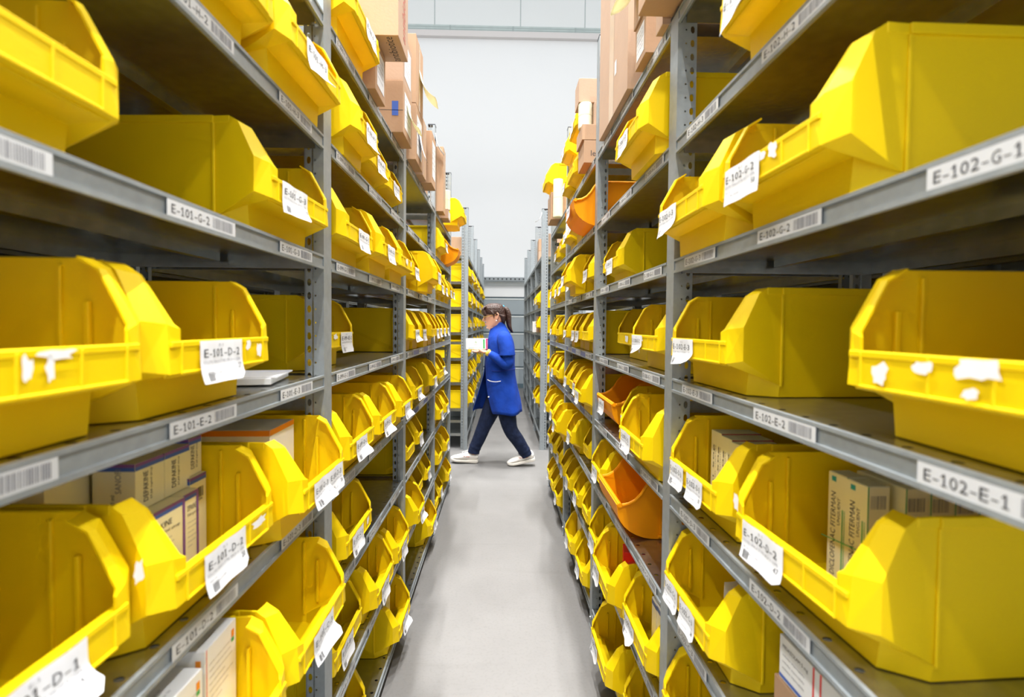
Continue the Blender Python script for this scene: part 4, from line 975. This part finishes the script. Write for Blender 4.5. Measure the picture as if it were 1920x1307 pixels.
# hands: flat palms under the box, four fingers forward along its underside, thumb up the near face
BOXZ = 1.1644
for s in (-1, 1):
    wx, wy, wz = ARM[s][-1]
    dirv = Vector((-1, .18 if s == -1 else -.10, 0)).normalized(); side = Vector((0, 1, 0))
    wrist = Vector((wx, wy, wz)); palm = wrist + dirv * .055; palm.z = BOXZ - .018
    tube(b, [wrist + Vector((.01, 0, 0)), wrist + (palm - wrist) * .5, palm, palm + dirv * .028], [.026, .029, .034, .030], 'skin', 14, 4, .45)
    for j, (oy, ln) in enumerate(((-.030, .062), (-.010, .073), (.011, .069), (.031, .054))):
        base = palm + dirv * .022 + side * oy
        p1 = base + dirv * ln * .45 + Vector((0, 0, -.004)); p2 = base + dirv * ln * .78 + Vector((0, 0, -.001)); p3 = base + dirv * ln + Vector((0, 0, .006))
        tube(b, [base - dirv * .012, base + dirv * .004, p1, p2, p3], [.0098, .0098, .0092, .0085, .0068], 'skin', 9, 3)
    ty = wy - .036 if s == -1 else wy + .036
    tb = Vector((wx - .030, ty + .012 * -s, wz - .002)); 
    out = -1 if s == -1 else 1
    if s == -1: tube(b, [tb + Vector((.004, .012, -.004)), tb + Vector((-.018, -.006, .004)), tb + Vector((-.036, -.010, .018)), tb + Vector((-.048, -.008, .034))], [.013, .0115, .0105, .008], 'skin', 9, 3)
    else: tube(b, [tb + Vector((.004, -.012, -.004)), tb + Vector((-.018, .006, .004)), tb + Vector((-.036, .010, .016)), tb + Vector((-.046, .008, .030))], [.013, .0115, .0105, .008], 'skin', 9, 3)
# legs
LEG = {}
LEG[-1] = [(0.0323, YC - .085, 0.7159), (0.0654, YC - .085, 0.5455), (0.1039, YC - .07, 0.3751), (0.1792, YC - .05, 0.2582), (0.2491, YC - .03, 0.1413), (0.2761, YC - .025, 0.0882)]
LEG[1] = [(-0.0208, YC + .085, 0.7156), (-0.0886, YC + .09, 0.5445), (-0.1616, YC + .09, 0.3734), (-0.2085, YC + .085, 0.2558), (-0.2555, YC + .08, 0.1488), (-0.2709, YC + .08, 0.0848)]
for s in (-1, 1): tube(b, LEG[s], [.085, .078, .056, .050, .036, .036], 'skin')
me = bake(b.mesh('body'), [('REMESH', dict(mode='VOXEL', voxel_size=.0048)), ('SMOOTH', dict(factor=.5, iterations=2))])
me.materials.clear(); me.materials.append(M['skin'])
wpart('body', me)
b = MB()
tube(b, [(-0.1483, YC - .016, 1.4134), (-0.1574, YC, 1.4149), (-0.1483, YC + .016, 1.4134)], [.002, .0052, .002], 'lips', 8)
tube(b, [(-0.1450, YC - .014, 1.4017), (-0.1536, YC, 1.4027), (-0.1450, YC + .014, 1.4017)], [.002, .0054, .002], 'lips', 8)
wpart('lips', b.mesh('lips'))
for sy in (-1, 1):
    b = MB(); tube(b, [(-0.1478, YC + sy * .022, 1.4811), (-0.1494, YC + sy * .031, 1.4822), (-0.1414, YC + sy * .042, 1.4811)], [.003, .0055, .003], 'eye', 8); wpart('eye', b.mesh('eye'))
# spectacles
b = MB()
for sy in (-1, 1):
    cx, cz = -0.1721, 1.4719; n = 18
    pts = [(cx + .006 * abs(math.cos(2 * PI * i / n)), YC + sy * (.034 + .024 * math.cos(2 * PI * i / n)), cz + .017 * math.sin(2 * PI * i / n)) for i in range(n)]
    for i in range(n): b.cyl(pts[i], pts[(i + 1) % n], .0026, .0026, 'gold', 6, False)
    b.cyl((cx + .005, YC + sy * .058, cz + .006), (-0.0481, YC + sy * .079, 1.5047), .0026, .0026, 'gold', 6)
b.cyl((-0.1711, YC - .011, 1.4799), (-0.1711, YC + .011, 1.4799), .0026, .0026, 'gold', 6)
gl = wpart('spectacles', b.mesh('spectacles'))
b = MB()
for sy in (-1, 1):
    cx, cz = -0.1721, 1.4719; n = 18
    b.quad([(cx + .003, YC + sy * (.034 + .022 * math.cos(2 * PI * i / n)), cz + .016 * math.sin(2 * PI * i / n)) for i in range(n)], 'glass')
wpart('lens', b.mesh('lens'), False, gl)
# earring
b = MB(); tube(b, [(-0.0434, YC - .078, 1.4487), (-0.0434, YC - .079, 1.4418)], [.005, .006], 'white', 8); wpart('earring', b.mesh('earring'))
# hair
b = MB()
b.loft(ell_rings([(1.6171, -0.0915, -0.0383, .016), (1.6101, -0.1286, -0.0011, .046), (1.5925, -0.1630, 0.0255, .070), (1.5685, -0.1819, 0.0390, .080), (1.5419, -0.1854, 0.0472, .083),
    (1.5205, -0.1799, 0.0500, .082), (1.5045, -0.1713, 0.0528, .079), (1.4992, -0.1171, 0.0528, .076), (1.4885, -0.0294, 0.0529, .069), (1.4619, -0.0159, 0.0505, .062), (1.4352, -0.0024, 0.0454, .050), (1.4139, 0.0110, 0.0402, .03)], 40), 'hair')
for i in range(9):     # fringe strands
    yy = YC - .066 + i * .0165
    tube(b, [(-0.1232, yy * .6 + YC * .4, 1.5949), (-0.1734, yy, 1.5626), ((0.0053108 * (904.4 + abs(i - 4) * .8) + 0.0000408 * (585) + -5.01121), yy, 1.5305), ((0.0053108 * (907.5 + abs(i - 4) * 1.3) + 0.0000408 * (592.5 + (i % 2)) + -5.01121), yy, (0.0000331 * (907) + -0.0053327 * (592.5 + (i % 2)) + 4.62018))], [.010, .012, .011, .004], 'hair', 8)
for sy in (-1, 1): tube(b, [(-0.0962, YC + sy * .078, 1.5364), (-0.0747, YC + sy * .080, 1.5099), (-0.0665, YC + sy * .076, 1.4832), (-0.0664, YC + sy * .071, 1.4619)], [.010, .009, .006, .003], 'hair', 8)
me = bake(b.mesh('hair'), [('REMESH', dict(mode='VOXEL', voxel_size=.004)), ('SMOOTH', dict(factor=.5, iterations=2))]); me.materials.clear(); me.materials.append(M['hair'])
hr = wpart('hair', me)
b = MB()
for dy, dx in ((0, 0), (.012, 1.2), (-.012, .8), (.004, -1.2)):
    tube(b, [(0.0151, YC + dy * .4, 1.5691), ((0.0053108 * (948 + dx) + 0.0000408 * (580) + -5.01121), YC + dy, 1.5586), ((0.0053108 * (952.5 + dx) + 0.0000408 * (590) + -5.01121), YC + dy, 1.5054), ((0.0053108 * (953.5 + dx) + 0.0000408 * (603) + -5.01121), YC + dy, 1.4362), ((0.0053108 * (955.5 + dx) + 0.0000408 * (614) + -5.01121), YC + dy, 1.3776), ((0.0053108 * (961 + dx) + 0.0000408 * (624 - abs(dx)) + -5.01121), YC + dy * .6, 1.3244)], [.014, .023, .026, .022, .016, .004], 'hair', 12)
me = bake(b.mesh('ponytail'), [('REMESH', dict(mode='VOXEL', voxel_size=.004)), ('SMOOTH', dict(factor=.5, iterations=1))]); me.materials.clear(); me.materials.append(M['hair']); wpart('ponytail', me, True, hr)
b = MB(); tube(b, [(0.0071, YC, 1.5744), (0.0178, YC, 1.5728), (0.0258, YC, 1.5692)], [.022, .027, .020], 'tie', 12); wpart('hair_tie', b.mesh('hair_tie'), True, hr)
# coat
rows = [(1.428, -0.074, -0.074, 0.035, 0.056, 0.02), (1.404, -0.087, -0.087, 0.043, 0.060, 0.02), (1.374, -0.098, -0.098, 0.059, 0.070, 0.02), (1.350, -0.105, -0.105, 0.075, 0.095, 0.02), (1.324, -0.112, -0.112, 0.091, 0.130, 0.02), (1.281, -0.121, -0.121, 0.113, 0.168, 0.02), (1.212, -0.133, -0.133, 0.135, 0.182, 0.02), (1.132, -0.146, -0.146, 0.143, 0.176, 0.02), (1.025, -0.151, -0.156, 0.141, 0.168, 0.03), (0.934, -0.147, -0.161, 0.142, 0.172, 0.05), (0.854, -0.141, -0.179, 0.156, 0.182, 0.09), (0.769, -0.133, -0.202, 0.175, 0.192, 0.16), (0.678, -0.121, -0.230, 0.195, 0.203, 0.24), (0.598, -0.108, -0.254, 0.208, 0.212, 0.31), (0.537, -0.096, -0.266, 0.217, 0.218, 0.36)]
b = MB(); n = 46; RG = []
for (z0, xn, xf, xb, hw, gap) in rows:
    ring = []; low = max(0, (.972 - z0) / .427)
    for i in range(n + 1):
        ph = PI + gap * 1.3 + (2 * PI - gap * 1.3) * i / n
        near = math.sin(ph) < 0
        x0 = xn if near else xf; x1 = xb; cx = (x0 + x1) / 2; a = (x1 - x0) / 2
        wob = 1 + .035 * low * math.sin(6 * ph + 1) + .012 * math.sin(3 * ph + z0 * 22)
        ring.append((cx + a * math.cos(ph) * wob, YC + .01 + hw * math.sin(ph) * wob, z0 - .008 * low * math.sin(4 * ph)))
    RG.append(ring)
b.loft(RG, 'coat', closed=False, caps=False)
me = bake(b.mesh('coat'), [('SUBSURF', dict(levels=1, render_levels=1)), ('SOLIDIFY', dict(thickness=.005, offset=0))])
coat = wpart('coat', me)
for s in (-1, 1):
    A_ = ARM[s]; b = MB()
    tube(b, [(A_[0][0], A_[0][1] + s * -.045, A_[0][2] + .016), (A_[0][0], A_[0][1], A_[0][2]), (A_[1][0] - .0, A_[1][1], A_[1][2] + .01), (A_[1][0] + .004, A_[1][1] + s * .004, A_[1][2] - .035)], [.060, .074, .074, .080], 'coat', 18)
    wpart('short_sleeve', bake(b.mesh('short_sleeve'), [('SUBSURF', dict(levels=1, render_levels=1))]), True, coat)
    b = MB(); tube(b, [A_[1], A_[2], A_[3], tuple(Vector(A_[3]) * .18 + Vector(A_[4]) * .82)], [.054, .055, .047, .034], 'coat', 16)
    wpart('long_sleeve', bake(b.mesh('long_sleeve'), [('SUBSURF', dict(levels=1, render_levels=1))]), True)
    b = MB(); a_ = Vector(A_[3]) * .18 + Vector(A_[4]) * .82; c_ = Vector(A_[4])
    tube(b, [a_, c_ * .75 + a_ * .25, c_ + (c_ - a_) * .05], [.034, .034, .030], 'cuff', 14); wpart('glove_cuff', b.mesh('glove_cuff'))
b = MB(); tube(b, [(-0.1256, YC - .105, 0.8669), (-0.0963, YC - .150, 0.8591), (-0.0485, YC - .183, 0.8562), (0.0046, YC - .186, 0.8635)], [.0035] * 4, 'white', 8); wpart('pocket_trim', b.mesh('pocket_trim'), True, coat)
b = MB(); b.cyl((-0.1110, YC - .135, 0.7044), (-0.1132, YC - .147, 0.7044), .007, .007, 'white', 10); wpart('button', b.mesh('button'), True, coat)
b = MB(); tube(b, [(-0.0793, YC - .04, 1.4192), (-0.0949, YC - .03, 1.3764), (-0.1155, YC - .02, 1.2910), (-0.1435, YC - .012, 1.1308), (-0.1476, YC - .012, 0.9708)], [.004] * 5, 'coatin', 6); wpart('placket', b.mesh('placket'), True, coat)
b = MB()
tube(b, [(0.1472, YC - .02, 0.9726), (0.1259, YC - .10, 0.9698), (0.0622, YC - .160, 0.9641), (-0.0121, YC - .176, 0.9583), (-0.0864, YC - .150, 0.9578)], [.0035] * 5, 'coatin', 6); wpart('waist_seam', b.mesh('waist_seam'), True, coat)
# jeans
b = MB()
for s in (-1, 1):
    L_ = [Vector(p) for p in LEG[s]]; L_[-1] = L_[-2] * .25 + L_[-1] * .75
    tube(b, L_, [.098, .092, .072, .066, .058, .062], 'jean', 18)
    for q in (.86, .93): 
        c_ = L_[3] * (1 - q) + L_[4] * q; dd = (L_[4] - L_[3]).normalized(); tube(b, [c_ - dd * .015, c_, c_ + dd * .015], [.054, .064, .054], 'jean', 16)
b.loft(ell_rings([(0.6412, -0.1052, 0.1497, .15), (0.7052, -0.1110, 0.1492, .155), (0.8385, -0.1067, 0.1216, .15)]), 'jean')
me = bake(b.mesh('jeans'), [('REMESH', dict(mode='VOXEL', voxel_size=.007)), ('SMOOTH', dict(factor=.5, iterations=2))]); me.materials.clear(); me.materials.append(M['jean']); wpart('jeans', me)
# trainers
def shoe(heel, ang, sy):
    prof = [(-.008, .045, .080, .030), (.010, .000, .112, .040), (.04, .0, .118, .042), (.075, .0, .116, .041), (.105, .0, .106, .042), (.14, .0, .090, .046), (.18, .0, .074, .050), (.215, .003, .064, .049), (.245, .008, .055, .042), (.264, .014, .044, .028), (.272, .018, .032, .010)]
    b = MB(); rings = []; n = 20
    for s_, z0, z1, hw in prof:
        zb = .020 if z0 < .02 else z0
        ring = []
        for i in range(n):
            a = 2 * PI * i / n; yy = hw * math.cos(a) * (1 - .35 * max(0, math.sin(a))); zz = (zb + z1) / 2 + (z1 - zb) / 2 * math.sin(a)
            ring.append((-s_, yy, zz))
        rings.append(ring)
    b.loft(rings, 'shoe')
    for i in range(5): b.box(-.160 + i * .014 - .004, -.155 + i * .014 + .004, -.020, .020, .091 + i * .006, .097 + i * .006, 'white')
    mark = [(-.075, .036), (-.085, .050), (-.11, .044), (-.145, .060), (-.112, .050), (-.088, .058), (-.070, .045)]
    sign = -1
    for sg in (-1, 1):
        pts = [(x - .008, sg * (.0435 + .0035 * (i in (2, 3, 4))), z + .012) for i, (x, z) in enumerate(mark)]
        for i in range(len(pts) - 1): b.cyl(pts[i], pts[i + 1], .0022, .0022, 'brownprint', 6)
    mt = Matrix.Translation(heel) @ Matrix.Rotation(ang, 4, 'Y')
    me = bake(b.mesh('shoe'), [('SUBSURF', dict(levels=1, render_levels=1))]); me.transform(mt)
    so = wpart('shoe', me)
    b = MB(); rings = []
    for s_, z0, z1, hw in prof:
        h0 = max(0, z0 - .003) if s_ > .2 else (0 if s_ >= 0 else .006)
        t = .030 if s_ < .1 else .024
        rings.append([(-s_, -hw - .003, h0), (-s_, hw + .003, h0), (-s_, hw + .002, h0 + t), (-s_, -hw - .002, h0 + t)])
    b.loft(rings, 'sole'); me = bake(b.mesh('sole'), [('BEVEL', dict(width=.004, segments=2))]); me.transform(mt); wpart('shoe_sole', me, True, so)
shoe(Vector((0.3454, YC - .02, .052)), R(-11), -1)
shoe(Vector((-0.2280, YC + .08, .004)), R(4), 1)
# the box she carries
def wb(mb, F, d):
    dx, dy, dz = d; fn = F.near()
    put_rect(mb, fn, dx * .80, dx * .88, .006, dz - .006, 'green'); put_rect(mb, fn, dx * .93, dx, 0, dz, 'pink'); put_rect(mb, fn, dx * .12, dx * .78, .010, .013, 'teal')
    put_text(mb, 'Ar', fn, dx * .42, dz * .55, dz * .25, 'green', dx * .10); put_text(mb, 'comprimate', fn, dx * .36, dz * .38, dz * .08, 'pink', dx * .2)
    put_rect(mb, F.front(), 0, dy, dz * .9, dz, 'pink')
wbx = MB()
o = pack('medicine_box', 'long white carton with green and pink stripes held by the woman', 'box', 'L', 0, 0, 0, (.21, .12, .103), 'white', wb)
o.location = (-0.2265, YC - .035, BOXZ - .001); o.rotation_euler = (0, R(-1), R(-6))
